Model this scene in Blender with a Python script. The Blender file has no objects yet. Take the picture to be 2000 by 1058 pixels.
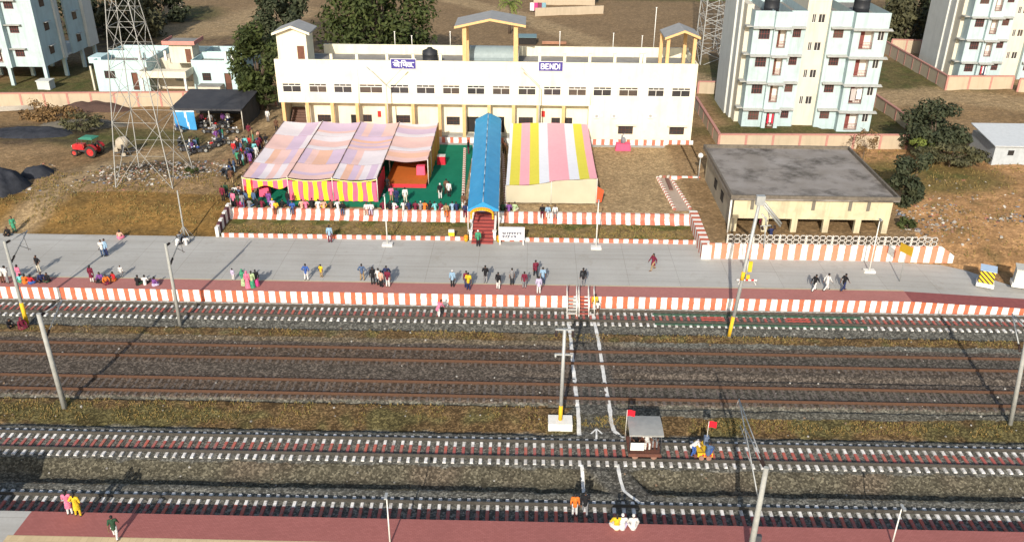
import bpy, math, random
from mathutils import Vector, Matrix, noise
R=random.Random(7)
PI=math.pi; rad=math.radians
S=bpy.context.scene; C=S.collection
# ---------------------------------------------------------------- camera (solved from the photograph), world, sun, exposure
FPX,PITCH,YAW,ROLL,CH=1690.945,0.46714556,0.01942856,0.00717202,37.07
cp,sp,cy_,sy_=math.cos(PITCH),math.sin(PITCH),math.cos(YAW),math.sin(YAW)
FW=Vector((-sy_*cp,cy_*cp,-sp)); R0=Vector((cy_,sy_,0)); U0=R0.cross(FW)
RT=R0*math.cos(ROLL)+U0*math.sin(ROLL); UP=U0*math.cos(ROLL)-R0*math.sin(ROLL)
CAM=Vector((0,0,CH))
cd=bpy.data.cameras.new('camera'); cam=bpy.data.objects.new('camera',cd); C.objects.link(cam)
cd.sensor_width=36; cd.lens=FPX/2000*36; cd.clip_end=3000; cd.clip_start=.5
M=Matrix((RT,UP,-FW)).transposed().to_4x4(); M.translation=CAM; cam.matrix_world=M
S.camera=cam
SUN_EL=rad(27.5); SUN_AZ=rad(8.5)      # light travels towards +Y, 8.5 degrees to the right
w=bpy.data.worlds.new('World'); S.world=w; w.use_nodes=True
nt=w.node_tree; bg=nt.nodes['Background']; sky=nt.nodes.new('ShaderNodeTexSky')
sky.sky_type='NISHITA'; sky.sun_disc=False; sky.sun_elevation=SUN_EL; sky.sun_rotation=PI+SUN_AZ
sky.air_density=1.2; sky.dust_density=2.0
nt.links.new(sky.outputs[0],bg.inputs[0]); bg.inputs[1].default_value=.118
sl=bpy.data.lights.new('sun','SUN'); sun=bpy.data.objects.new('sun',sl); C.objects.link(sun)
sl.energy=4.1; sl.angle=rad(.5); sl.color=(1,.93,.82)
sd=Vector((math.sin(SUN_AZ)*math.cos(SUN_EL),math.cos(SUN_AZ)*math.cos(SUN_EL),-math.sin(SUN_EL)))
sun.rotation_euler=sd.to_track_quat('-Z','Y').to_euler(); sun.location=(-20,-60,60)
S.view_settings.view_transform='Standard'; S.view_settings.look='None'; S.view_settings.gamma=1; S.view_settings.use_curve_mapping=False
S.view_settings.exposure=0.44
S.cycles.max_bounces=5; S.cycles.use_denoising=True
# ---------------------------------------------------------------- pixel -> world
def ray(px,py): return FW+RT*((px-1000)/FPX)+UP*((529-py)/FPX)
def U(px,py,z=0):
    d=ray(px,py); t=(z-CH)/d.z; return CAM+d*t
def PY(px,py,Y):
    d=ray(px,py); return CAM+d*(Y/d.y)
def PX(px,py,X):
    d=ray(px,py); return CAM+d*(X/d.x)
def ss(a,b,x):
    t=min(1,max(0,(x-a)/(b-a))); return t*t*(3-2*t)
def nz(x,y,z=0,s=1): return noise.noise(Vector((x*s,y*s,z)))
# ---------------------------------------------------------------- materials
MATS={}
def node(t,k,**kw):
    n=t.nodes.new(k)
    for a,b in kw.items():
        if a[0]=='i' and a[1:].isdigit(): n.inputs[int(a[1:])].default_value=b
        else: setattr(n,a,b)
    return n
def c4(c): return (c[0],c[1],c[2],1)
def base(name,rough,metal=0,spec=.3):
    m=bpy.data.materials.new(name); m.use_nodes=True; t=m.node_tree; b=t.nodes['Principled BSDF']
    b.inputs['Roughness'].default_value=rough; b.inputs['Metallic'].default_value=metal
    b.inputs['Specular IOR Level'].default_value=spec
    return m,t,b
def mixc(t,f,a,b,mode='MIX'):
    n=t.nodes.new('ShaderNodeMix'); n.data_type='RGBA'; n.blend_type=mode
    for s,v in ((0,f),(6,a),(7,b)):
        if isinstance(v,(int,float)): n.inputs[s].default_value=v
        elif isinstance(v,tuple): n.inputs[s].default_value=c4(v)
        else: t.links.new(v,n.inputs[s])
    return n.outputs[2]
def ramp(t,f,a,b):
    n=t.nodes.new('ShaderNodeMapRange'); n.inputs[1].default_value=a; n.inputs[2].default_value=b
    t.links.new(f,n.inputs[0]); return n.outputs[0]
def mth(t,op,a,b=None):
    n=t.nodes.new('ShaderNodeMath'); n.operation=op
    for i,v in enumerate((a,b)):
        if v is None: continue
        if isinstance(v,(int,float)): n.inputs[i].default_value=v
        else: t.links.new(v,n.inputs[i])
    return n.outputs[0]
def noisef(t,sc,detail=4,vec=None,rough=.6,scale3=None):
    n=t.nodes.new('ShaderNodeTexNoise'); n.inputs['Scale'].default_value=sc; n.inputs['Detail'].default_value=detail
    n.inputs['Roughness'].default_value=rough
    if vec is None: vec=pos(t)
    if scale3:
        mp=t.nodes.new('ShaderNodeMapping'); mp.inputs['Scale'].default_value=scale3; t.links.new(vec,mp.inputs[0]); vec=mp.outputs[0]
    t.links.new(vec,n.inputs['Vector']); return n.outputs[0]
def pos(t):
    for n in t.nodes:
        if n.name=='POS': return n.outputs['Position']
    g=t.nodes.new('ShaderNodeNewGeometry'); g.name='POS'; return g.outputs['Position']
def bumpn(t,b,h,st,dist=.05):
    n=t.nodes.new('ShaderNodeBump'); n.inputs['Strength'].default_value=st; n.inputs['Distance'].default_value=dist
    t.links.new(h,n.inputs['Height']); t.links.new(n.outputs[0],b.inputs['Normal'])
def mat(name,c,c2=None,sc=2.5,rough=.85,bump=0,streak=0,metal=0,spec=.25,dirt=None,dsc=.6,damt=.5):
    """plain procedural surface: two tones by noise, optional run-off streaks and patches of dirt"""
    if name in MATS: return MATS[name]
    m,t,b=base(name,rough,metal,spec)
    if c2 is None: c2=tuple(x*.86 for x in c)
    n1=noisef(t,sc); col=mixc(t,ramp(t,n1,.3,.7),c,c2)
    if streak:
        s=noisef(t,1.0,5,scale3=(2.2,2.2,.18)); col=mixc(t,mth(t,'MULTIPLY',ramp(t,s,.5,.75),streak),col,tuple(x*.42 for x in c))
    if dirt:
        d=noisef(t,dsc,6,rough=.7); col=mixc(t,mth(t,'MULTIPLY',ramp(t,d,.48,.66),damt),col,dirt)
    t.links.new(col,b.inputs['Base Color'])
    if bump: bumpn(t,b,noisef(t,sc*8,3),bump)
    MATS[name]=m; return m
def stripes(name,a,b_,period,phase,duty=.5,axis=0,rough=.7,wear=.35,skew=0.0):
    """painted bands along a world axis; a covers the given share of each period, centred on phase"""
    m,t,b=base(name,rough)
    sx=t.nodes.new('ShaderNodeSeparateXYZ'); t.links.new(pos(t),sx.inputs[0])
    v=sx.outputs[axis]
    if skew: v=mth(t,'ADD',v,mth(t,'MULTIPLY',sx.outputs[1],skew))
    v=mth(t,'ADD',v,mth(t,'MULTIPLY',mth(t,'SUBTRACT',noisef(t,2.6,3),.5),.16))
    f=mth(t,'FRACT',mth(t,'DIVIDE',mth(t,'SUBTRACT',v,phase-period*duty/2-1000*period),period))
    k=mth(t,'LESS_THAN',f,duty)
    col=mixc(t,k,b_,a)
    n1=noisef(t,1.3,6); col=mixc(t,mth(t,'MULTIPLY',ramp(t,n1,.45,.7),wear*1.3),col,(.33,.25,.2)); n2=noisef(t,7,5,rough=.75); col=mixc(t,mth(t,'MULTIPLY',ramp(t,n2,.56,.68),wear*1.2),col,(.36,.3,.25))
    t.links.new(col,b.inputs['Base Color']); MATS[name]=m; return m
# ---------------------------------------------------------------- mesh builder
class MB:
    def __init__(s): s.v=[]; s.f=[]; s.m=[]; s.sm=[]
    def add(s,vs,fs,m=0,smooth=False):
        o=len(s.v); s.v+=[tuple(v) for v in vs]
        for f in fs: s.f.append([i+o for i in f]); s.m.append(m); s.sm.append(smooth)
        return s
    def box(s,x0,x1,y0,y1,z0,z1,m=0):
        return s.add([(x0,y0,z0),(x1,y0,z0),(x1,y1,z0),(x0,y1,z0),(x0,y0,z1),(x1,y0,z1),(x1,y1,z1),(x0,y1,z1)],
            [(3,2,1,0),(4,5,6,7),(0,1,5,4),(1,2,6,5),(2,3,7,6),(3,0,4,7)],m)
    def ob(s,c,sz,rz=0,m=0,rx=0,ry=0):
        mt=Matrix.Translation(c)@Matrix.Rotation(rz,4,'Z')@Matrix.Rotation(ry,4,'Y')@Matrix.Rotation(rx,4,'X')
        a,b,c_=sz[0]/2,sz[1]/2,sz[2]/2
        vs=[mt@Vector(p) for p in ((-a,-b,-c_),(a,-b,-c_),(a,b,-c_),(-a,b,-c_),(-a,-b,c_),(a,-b,c_),(a,b,c_),(-a,b,c_))]
        return s.add(vs,[(3,2,1,0),(4,5,6,7),(0,1,5,4),(1,2,6,5),(2,3,7,6),(3,0,4,7)],m)
    def quad(s,a,b,c,d,m=0): return s.add([a,b,c,d],[(0,1,2,3)],m)
    def prism(s,poly,z0,z1,m=0):
        n=len(poly)
        return s.add([(x,y,z0) for x,y in poly]+[(x,y,z1) for x,y in poly],
            [tuple(range(n-1,-1,-1)),tuple(range(n,2*n))]+[(i,(i+1)%n,n+(i+1)%n,n+i) for i in range(n)],m)
    def extr(s,prof,axis,a,b,m=0):
        """profile (two coords, counter-clockwise) pushed along axis 0 (profile is y,z) or 1 (profile is x,z)"""
        n=len(prof)
        P=(lambda p,t:(t,p[0],p[1])) if axis==0 else (lambda p,t:(p[0],t,p[1]))
        return s.add([P(p,a) for p in prof]+[P(p,b) for p in prof],
            [tuple(range(n-1,-1,-1)),tuple(range(n,2*n))]+[(i,(i+1)%n,n+(i+1)%n,n+i) for i in range(n)],m)
    def tube(s,p,q,r,r2=None,n=8,m=0,smooth=True):
        p=Vector(p);q=Vector(q);r2=r if r2 is None else r2
        d=(q-p); 
        if d.length<1e-6: return s
        d.normalize(); a=d.orthogonal().normalized(); b=d.cross(a)
        vs=[p+(a*math.cos(2*PI*i/n)+b*math.sin(2*PI*i/n))*r for i in range(n)]+[q+(a*math.cos(2*PI*i/n)+b*math.sin(2*PI*i/n))*r2 for i in range(n)]
        o=len(s.v); s.add(vs,[(i,(i+1)%n,n+(i+1)%n,n+i) for i in range(n)],m,smooth)
        for f in (list(range(n-1,-1,-1)),list(range(n,2*n))): s.f.append([i+o for i in f]); s.m.append(m); s.sm.append(False)
        return s
    def path(s,pts,r,n=6,m=0):
        for a,b in zip(pts,pts[1:]): s.tube(a,b,r,n=n,m=m)
        return s
    def ell(s,c,rx,ry,rz,m=0,nu=12,nv=8,rot=None):
        vs=[];fs=[]
        for j in range(nv+1):
            th=PI*j/nv
            for i in range(nu):
                ph=2*PI*i/nu; v=Vector((rx*math.sin(th)*math.cos(ph),ry*math.sin(th)*math.sin(ph),rz*math.cos(th)))
                if rot is not None: v=rot@v
                vs.append(v+Vector(c))
        for j in range(nv):
            for i in range(nu): fs.append((j*nu+i,(j+1)*nu+i,(j+1)*nu+(i+1)%nu,j*nu+(i+1)%nu))
        return s.add(vs,fs,m,True)
    def lathe(s,c,prof,n=20,m=0):
        vs=[];fs=[]
        for r,z in prof:
            for i in range(n): vs.append((c[0]+r*math.cos(2*PI*i/n),c[1]+r*math.sin(2*PI*i/n),c[2]+z))
        for j in range(len(prof)-1):
            for i in range(n): fs.append((j*n+i,j*n+(i+1)%n,(j+1)*n+(i+1)%n,(j+1)*n+i))
        return s.add(vs,fs,m,True)
    def grid(s,fn,nu,nv,m=0,smooth=True,mf=None):
        o=len(s.v)
        s.v+=[tuple(fn(i/nu,j/nv)) for j in range(nv+1) for i in range(nu+1)]
        for j in range(nv):
            for i in range(nu):
                a=o+j*(nu+1)+i; s.f.append([a,a+1,a+nu+2,a+nu+1]); s.m.append(mf(i,j) if mf else m); s.sm.append(smooth)
        return s
    def mesh(s,name,org=(0,0,0)):
        me=bpy.data.meshes.new(name); o=Vector(org)
        me.from_pydata([(v[0]-o.x,v[1]-o.y,v[2]-o.z) for v in s.v],[],s.f)
        me.polygons.foreach_set('material_index',s.m); me.polygons.foreach_set('use_smooth',s.sm); me.update()
        return me
ORG={}
def link(name,me,mats,parent=None):
    o=bpy.data.objects.new(name,me); C.objects.link(o)
    for m in (mats if isinstance(mats,(list,tuple)) else [mats]): me.materials.append(m)
    if parent is not None: o.parent=parent
    return o
def tag(o,label,cat,group=None,kind=None):
    o['label']=label; o['category']=cat
    if group: o['group']=group
    if kind: o['kind']=kind
    return o
def thing(name,label,cat,loc=(0,0,0),rz=0,group=None):
    o=bpy.data.objects.new(name,None); C.objects.link(o); o.location=loc; o.rotation_euler=(0,0,rz); o.empty_display_size=.2
    ORG[o.name]=Vector(loc) if rz==0 else Vector((0,0,0)); return tag(o,label,cat,group)
def part(p,name,mb,mats,label=None):
    """a part (or sub-part) of p; vertices are given in world space when the thing is not turned, else local"""
    og=ORG.get(p.name,Vector((0,0,0)))
    o=link(name,mb.mesh(name,og),mats,p); ORG[o.name]=og
    if label: o['label']=label
    return o
def solo(name,mb,mats,label,cat,loc=(0,0,0),group=None,kind=None):
    """a thing of one mesh, vertices in world space, origin at loc"""
    o=link(name,mb.mesh(name,loc),mats); o.location=loc; return tag(o,label,cat,group,kind)
def struct(name,mb,mats,kind='structure',label=None,parent=None):
    o=link(name,mb.mesh(name),mats,parent)
    if parent is None: o['kind']=kind
    if label: o['label']=label
    return o
def dup(o,loc=None,rz=None,label=None,parent=None):
    c=o.copy(); C.objects.link(c)
    if parent is not None: c.parent=parent
    for ch in o.children: dup(ch,parent=c)
    if loc is not None: c.location=loc
    if rz is not None: c.rotation_euler=(0,0,rz)
    if label: c['label']=label
    return c
# ---------------------------------------------------------------- shared materials
white=mat('white_paint',(.72,.71,.67),(.64,.62,.57),streak=.12)
steel=mat('galvanised_steel',(.42,.43,.42),(.33,.34,.33),rough=.55,metal=.3)
dsteel=mat('dark_steel',(.10,.10,.11),(.06,.06,.07),rough=.5,metal=.5)
conc=mat('mast_concrete',(.36,.36,.335),(.28,.28,.26),streak=.3)
rust=mat('rusty_rail',(.122,.063,.037),(.085,.048,.033),sc=6,rough=.8,metal=.2)
black=mat('black_plastic',(.02,.022,.028),(.03,.032,.036),rough=.5)
dark=mat('dark_interior',(.02,.018,.016),(.03,.027,.025),rough=.9)
glass2=mat('curtained_glass',(.10,.075,.06),(.06,.05,.045),sc=.9,rough=.3); glass=mat('window_glass',(.035,.035,.037),(.05,.045,.045),sc=1.2,rough=.12,spec=.5)
yellow=mat('yellow_paint',(.72,.46,.03),(.6,.36,.02))
redp=mat('red_paint',(.55,.035,.03),(.42,.03,.03))
wood=mat('brown_wood',(.16,.07,.045),(.11,.05,.035))
soil=mat('bare_soil',(.27,.18,.10),(.2,.13,.07))
rubber=mat('tyre_rubber',(.025,.024,.022),(.05,.043,.035),rough=.9)
bark=mat('bark',(.14,.10,.07),(.09,.065,.05),bump=.4)
skin=mat('skin',(.16,.08,.05),(.13,.065,.04),rough=.6)
hairm=mat('black_hair',(.012,.011,.011),(.02,.018,.018),rough=.6)
# ================================================================ SETTING: track bed, tracks, platforms, ground
def lerp_pts(P,x):
    if x<=P[0][0]: return P[0][1]
    for (a,b),(c,d) in zip(P,P[1:]):
        if x<=c: return b+(d-b)*(x-a)/(c-a)
    return P[-1][1]
def path_x(y):      # middle of the chalk-lined foot path at depth y
    return lerp_pts([(39,8.3),(42,7.3),(45,5.4),(50,5.3),(56,5.2),(62,4.9),(67,4.6)],y)
BED=[(38,-.05),(42.3,-.07),(42.76,-.12),(42.94,-.7),(44.1,-.64),(45.0,-.12),(45.2,-.05),(48.25,-.05),(48.5,-.1),(48.8,-.48),(49.3,-.4),(50.4,-.22),(51.8,-.1),(52.0,-.32),(52.4,-.06),
     (60.2,-.05),(60.6,.0),(62.0,.06),(62.3,-.32),(62.8,-.24),(63.5,-.05),(67,-.05)]
def HB(x,y):
    e=.22*nz(x,0,3,.33)+.1*nz(x,0,9,1.4)+.05*nz(x,0,5,4)
    k=1-ss(.0,.5,min(abs(y-t) for t in (40.5,46.7,53.65,58.35,65.0))-1.2)
    e*=1-k
    h=lerp_pts(BED,y+e)
    if 55.2<y<56.8 and x>-4: h-=.2*ss(-4,4,x)*ss(55.5,55.65,y+e*.6)*(1-ss(55.75,56.5,y+e*.6))
    f=1-ss(1.2,1.7,abs(x-path_x(y)))
    if f>0:
        t=lerp_pts([(42,-.1),(43.5,-.2),(45,-.07),(48.3,-.06),(50,-.12),(52.3,-.08),(60,-.06),(62,-.06),(63.5,-.05)],y); h=h*(1-f)+t*f
    k2=min(abs(y-t) for t in (40.5,46.7,65.0)); h-=.045*(1-ss(1.5,1.9,k2))
    return h+.022*nz(x,y,1,3.1)+.016*nz(x,y,2,7)
GREY=Vector((.175,.167,.141)); BRWN=Vector((.142,.115,.091)); OLIV=Vector((.130,.116,.081)); EARTH=Vector((.175,.112,.052)); GRSS=Vector((.13,.108,.045)); PALE=Vector((.21,.165,.11))
def colB(x,y):
    e=.35*nz(x,y,11,.5)+.18*nz(x,y,12,1.9); yy=y+e*.6
    n=nz(x,y,21,.25); n2=nz(x,y,31,.9)
    if yy<42.6: c=GREY*.98
    elif yy<45.1: c=OLIV.lerp(Vector((.15,.12,.085)),ss(-.1,.5,n))
    elif yy<48.95: c=GREY*1.0
    elif yy<(52.0 if x+4*n<3 else 51.0+.4*ss(20,40,x)):
        c=EARTH.lerp(GRSS,ss(-.1,.35,n+.4*n2+.3*(1-abs(yy-50.2)))); c=c*(1+.4*n2+.3*nz(x,y,33,2.6))
        if yy<49.1: c=c.lerp(GREY,.5)
    elif yy<52.3: c=GREY.lerp(OLIV,.4)
    elif yy<60.2: c=(BRWN.lerp(Vector((.13,.088,.06)),.6*(1-ss(1.0,1.7,min(abs(y-53.65),abs(y-58.35)))))).lerp(GREY*.68,.7*ss(-6,8,x+6*n)*(1-ss(.6,1.4,min(abs(y-53.65),abs(y-58.35)))))
    elif yy<60.85: c=PALE.lerp(GREY,ss(4,12,x+3*n))
    elif yy<62.3: c=EARTH.lerp(GRSS,ss(0,.4,n2-.15*ss(5,20,x)))*(1.05+.3*n2); c=c.lerp(PALE,.5*ss(.1,.5,n)*(1-ss(10,25,x)))
    else: c=GREY*.93
    f=1-ss(1.1,1.6,abs(x-path_x(y)))
    if 42<y<64 and f>0: c=c.lerp(Vector((.128,.122,.108)),f*.75)
    return c
def colmesh(name,fn,colfn,nu,nv,m):
    mb=MB(); mb.grid(fn,nu,nv); me=mb.mesh(name); at=me.attributes.new('col','FLOAT_COLOR','POINT')
    buf=[]
    for v in mb.v:
        c=colfn(v[0],v[1]); buf+=[c[0],c[1],c[2],1]
    at.data.foreach_set('color',buf)
    o=link(name,me,m); o['kind']='structure'; return o
def attr_mat(name,stone,amp,bump,fine=18):
    m,t,b=base(name,.95,spec=.1)
    a=node(t,'ShaderNodeAttribute',attribute_name='col'); col=a.outputs['Color']
    v=t.nodes.new('ShaderNodeTexVoronoi'); v.inputs['Scale'].default_value=stone; t.links.new(pos(t),v.inputs['Vector'])
    s=t.nodes.new('ShaderNodeSeparateColor'); t.links.new(v.outputs['Color'],s.inputs[0])
    k=mth(t,'ADD',1-amp*.55,mth(t,'MULTIPLY',mth(t,'POWER',s.outputs[0],2.2),amp*1.6))
    k=mth(t,'MULTIPLY',k,ramp(t,noisef(t,1.7,5),-.35,.85))
    g=t.nodes.new('ShaderNodeCombineColor')
    for i in range(3): t.links.new(k,g.inputs[i])
    t.links.new(mixc(t,1.0,col,g.outputs[0],'MULTIPLY'),b.inputs['Base Color'])
    if bump: bumpn(t,b,mth(t,'ADD',v.outputs['Distance'],noisef(t,fine,3)),bump,.06)
    return m
ballast=attr_mat('ballast_stones',8.5,.85,.4)
colmesh('track_bed',lambda u,v:(-60+120*u,38.82+27.9*v,HB(-60+120*u,38.82+27.9*v)),colB,540,236,ballast)
# painted concrete sleepers: colours follow the sleeper's own length (local y: -1.375 near .. +1.375 far)
def sleeper_mat():
    m,t,b=base('painted_sleeper',.8)
    tc=t.nodes.new('ShaderNodeTexCoord'); sx=t.nodes.new('ShaderNodeSeparateXYZ'); t.links.new(tc.outputs['Object'],sx.inputs[0])
    y=sx.outputs[1]; oi=t.nodes.new('ShaderNodeObjectInfo'); r=oi.outputs['Random']
    red=mixc(t,r,(.46,.115,.075),(.36,.085,.075))
    inner=mth(t,'MULTIPLY',mth(t,'GREATER_THAN',y,-.84),mth(t,'LESS_THAN',mth(t,'ADD',y,mth(t,'MULTIPLY',mth(t,'SUBTRACT',r,.5),.12)),.36))
    col=mixc(t,inner,mixc(t,ramp(t,mth(t,'FRACT',mth(t,'MULTIPLY',r,7.3)),.0,.7),(.52,.5,.47),(.74,.72,.69)),red)
    ch=noisef(t,2.6,6,rough=.7); col=mixc(t,mth(t,'MULTIPLY',ramp(t,ch,.46,.64),.7),col,(.22,.19,.165))
    t.links.new(col,b.inputs['Base Color']); return m
sl_paint=sleeper_mat(); sl_conc=mat('worn_sleeper_concrete',(.15,.125,.108),(.10,.082,.07),sc=4,dirt=(.09,.07,.055),dsc=2,damt=.85)
def sleeper_mesh():
    mb=MB(); w,t=.125,.095
    pr=[(-1.375,-.16,.0),(-.9,-.18,.0),(-.5,-.2,-.03),(.5,-.2,-.03),(.9,-.18,.0),(1.375,-.16,.0)]
    vs=[];fs=[]
    for y,zb,zt in pr: vs+=[(-w*1.1,y,zb),(w*1.1,y,zb),(t,y,zt),(-t,y,zt)]
    for i in range(5):
        for k in range(4): fs.append((i*4+k,i*4+(k+1)%4,i*4+4+(k+1)%4,i*4+4+k))
    fs+=[(3,2,1,0),(20,21,22,23)]
    mb.add(vs,fs)
    return mb
def rail_prof(yc,z):
    p=[(-.068,0),(.068,0),(.068,.018),(.012,.035),(.012,.125),(.036,.135),(.036,.172),(-.036,.172),(-.036,.135),(-.012,.125),(-.012,.035),(-.068,.018)]
    return [(yc+a*.9,z+b*1.25) for a,b in p]
def track(yc,paint,label,railm,z=0,phase=0.0,lift=0):
    t=thing('railway_track',label,'railway track',(0,yc,z),group='railway tracks side by side')
    for s in (-.868,.868):
        mb=MB(); mb.extr(rail_prof(yc+s,z+lift),0,-62,62); part(t,'rail',mb,railm)
    sm=sleeper_mesh(); me=sm.mesh('sleeper'); me.materials.append(sl_paint if paint else sl_conc)
    n=100; st=MB()
    for i in range(-100,101):
        x=phase+.6*i
        if abs(x)>60: continue
        j=R.uniform(-.012,.012); q=R.uniform(-.02,.02)
        if -50<=i<50:
            o=bpy.data.objects.new('sleeper',me); C.objects.link(o); o.parent=t; o.location=(x+j,q,lift); o.rotation_euler=(0,0,R.uniform(-.012,.012))
        else:
            st.add([(v[0]+x+j,v[1]+q,v[2]+lift) for v in sm.v],sm.f)
    o=link('sleeper',st.mesh('sleeper'),sl_paint if paint else sl_conc,t); o['kind']='stuff'
    return t
grail=mat('worn_rail',(.115,.105,.09),(.075,.066,.055),sc=5,rough=.5,metal=.4)
T5=track(40.5,True,'railway track with painted sleepers nearest the camera, half in the shade of the near platform',grail,phase=.21)
T4=track(46.7,True,'railway track with red and white sleepers that the roofed trolley stands on',grail,phase=.1)
T3=track(53.65,False,'rusty railway track with bare sleepers, the nearer of the two unpainted tracks',rust,lift=-.026)
T2=track(58.35,False,'rusty railway track with bare sleepers, the farther of the two unpainted tracks',rust,phase=.3,lift=-.026)
T1=track(65.0,True,'railway track with painted sleepers running right below the striped platform wall',grail,phase=.15)
# green rail-side mats with red cross pieces on the far track
gm=mat('green_rail_paint',(.03,.10,.06),(.055,.085,.06),sc=5,dirt=(.09,.09,.075),dsc=2)
xa=U(1272,606).x; xb=U(1695,640).x
for yo,nm in ((65.58,'upper'),(63.93,'lower')):
    mb=MB(); n=int((xb-xa)/1.5)
    for i in range(n):
        x0=xa+(xb-xa)*i/n; mb.box(x0+.02,x0+(xb-xa)/n-.02,yo-.11,yo+.11,-.06,.05+.01*R.random())
    solo('rubber_mat',mb,gm,'long dark green strip along the %s rail of the track below the striped platform'%('far' if nm=='upper' else 'near'),'track mat',(xa,yo,0),group='green strips along the rails')
for px,d in ((1392,'left'),(1560,'right')):
    x=U(px,625).x; mb=MB()
    for k,y in enumerate((64.35,64.75,65.15,65.55)): mb.box(x-.95,x+.95,y,y+.11,-.05,.045)
    solo('track_plank',mb,mat('dull_red_plank',(.36,.075,.06),(.28,.06,.05)),'red painted planks between the rails, %s one of two beside the green strips'%d,'track panel',(x,65,0))
# chalk lines of the foot path
chalk=mat('white_chalk',(.72,.71,.68),(.5,.49,.46),sc=3)
def chalkline(pts,w,name='path_marking'):
    mb=MB(); P=[U(a,b,-.05) for a,b in pts]
    for p,q in zip(P,P[1:]):
        L=(q-p).length; n=max(1,int(L/.3)); d=(q-p).normalized(); s=Vector((-d.y,d.x,0))
        prev=None
        for i in range(n+1):
            c=p.lerp(q,i/n); ww=w*(.8+.5*abs(nz(c.x,c.y,4,2.3)))/2; jit=s*.03*nz(c.x,c.y,5,2)
            e=[]
            for k in (-1,1):
                v=c+jit+s*(k*ww); v.z=HB(v.x,v.y)+.028; e.append(v)
            if prev: mb.quad(prev[0],prev[1],e[1],e[0])
            prev=e
    return struct(name,mb,chalk)
chalkline([(1108,606),(1110,628),(1114,655),(1118,700),(1124,760),(1129,800),(1132,851)],.3)
chalkline([(1136,906),(1139,930),(1142,955),(1147,972)],.26)
chalkline([(1158,612),(1161,630),(1168,660),(1173,692),(1181,745),(1189,785),(1194,822),(1199,841),(1219,853)],.3)
chalkline([(1206,905),(1211,930),(1218,955),(1232,967),(1250,980)],.24)
chalkline([(1165,856),(1165,836)],.14); chalkline([(1154,846),(1165,836),(1176,847)],.12)
# ---- far platform
def slab_mat():
    m,t,b=base('platform_concrete',.85,spec=.2)
    big=noisef(t,.09,4); lon=noisef(t,1.0,4,scale3=(.06,1.6,1)); fin=noisef(t,6,4)
    col=mixc(t,ramp(t,big,.38,.62),(.44,.43,.405),(.38,.365,.335))
    col=mixc(t,mth(t,'MULTIPLY',ramp(t,lon,.45,.7),.5),col,(.31,.295,.265))
    br=t.nodes.new('ShaderNodeTexBrick'); br.inputs['Scale'].default_value=1; br.inputs['Mortar Size'].default_value=.018
    br.inputs['Brick Width'].default_value=4.6; br.inputs['Row Height'].default_value=2.25; br.offset=0
    t.links.new(pos(t),br.inputs[0]); br.inputs['Color1'].default_value=(1,1,1,1); br.inputs['Color2'].default_value=(.93,.93,.93,1); br.inputs['Mortar'].default_value=(.55,.53,.5,1)
    col=mixc(t,.75,col,br.outputs[0],'MULTIPLY'); col=mixc(t,mth(t,'MULTIPLY',ramp(t,fin,.45,.7),.16),col,(.22,.2,.17)); st_=noisef(t,.55,6,rough=.72); col=mixc(t,mth(t,'MULTIPLY',ramp(t,st_,.56,.7),.35),col,(.24,.215,.17))
    t.links.new(col,b.inputs['Base Color']); return m
slabm=slab_mat()
def paver(name,c,c2,brk=(.22,.11)):
    m,t,b=base(name,.85,spec=.2); br=t.nodes.new('ShaderNodeTexBrick'); br.inputs['Scale'].default_value=1; br.inputs['Mortar Size'].default_value=.008
    br.inputs['Brick Width'].default_value=brk[0]; br.inputs['Row Height'].default_value=brk[1]; t.links.new(pos(t),br.inputs[0])
    br.inputs['Color1'].default_value=c4(c); br.inputs['Color2'].default_value=c4(c2); br.inputs['Mortar'].default_value=c4(tuple(x*.6 for x in c))
    col=mixc(t,mth(t,'MULTIPLY',ramp(t,noisef(t,.45,5),.42,.68),.45),br.outputs[0],tuple(x*.72 for x in c)); t.links.new(col,b.inputs['Base Color']); return m
redpav=paver('red_paving',(.41,.175,.155),(.365,.15,.132)); redpavn=paver('near_red_paving',(.345,.125,.112),(.30,.105,.093)); creampav=paver('cream_paving',(.58,.45,.27),(.5,.38,.22),(.4,.4))
def pz(x): return 1.05-.052*max(0,x-33.5)
def sheet(name,poly,zf,m,dz,kind='structure'):
    """flat strip: poly is (x0,x1,y0fn,y1fn)"""
    x0,x1,f0,f1=poly; n=max(1,int((x1-x0)/2)); mb=MB()
    mb.grid(lambda u,v:((x0+(x1-x0)*u),f0(x0+(x1-x0)*u)*(1-v)+f1(x0+(x1-x0)*u)*v,zf(x0+(x1-x0)*u)+dz),n,1,smooth=False)
    return struct(name,mb,m)
cst=lambda a:(lambda x:a)
def farplat(x):   # far edge of the concrete
    if x<16.75: return 77.95
    if x<40.4: return 74.72
    return lerp_pts([(40.4,74.72),(45,70.4),(47,69.6),(62,69.6)],x)
sheet('platform',(-62,16.7,cst(66.72),cst(77.95)),pz,slabm,0)
sheet('platform',(16.7,62,cst(66.72),farplat),pz,slabm,0)
sheet('red_paving',(-62,33.5,cst(66.72),cst(68.65)),pz,redpav,.006)
mb=MB(); q=[U(1793,569,1.05),U(1830,586,1.0)]
sheet('red_paving',(33.5,62,cst(66.72),lambda x:68.6-.0*x),pz,mat('dark_red_paving',(.26,.08,.075),(.2,.06,.06)),.006)
sheet('platform_line',(-62,33.5,cst(68.66),cst(68.84)),pz,mat('pale_yellow_line',(.5,.42,.28),(.42,.36,.25)),.006)
plw=stripes('platform_stripes',(.74,.73,.70),(.56,.125,.06),.957,U(1018.8,590,.5).x,.56,wear=.22)
mb=MB(); n=62
mb.grid(lambda u,v:(-62+124*u,66.68,-.25+(pz(-62+124*u)+.25)*v),n,1,smooth=False)
mb.grid(lambda u,v:(-62+124*u,66.68+.06*v,pz(-62+124*u)+.001),n,1,smooth=False)
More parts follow.
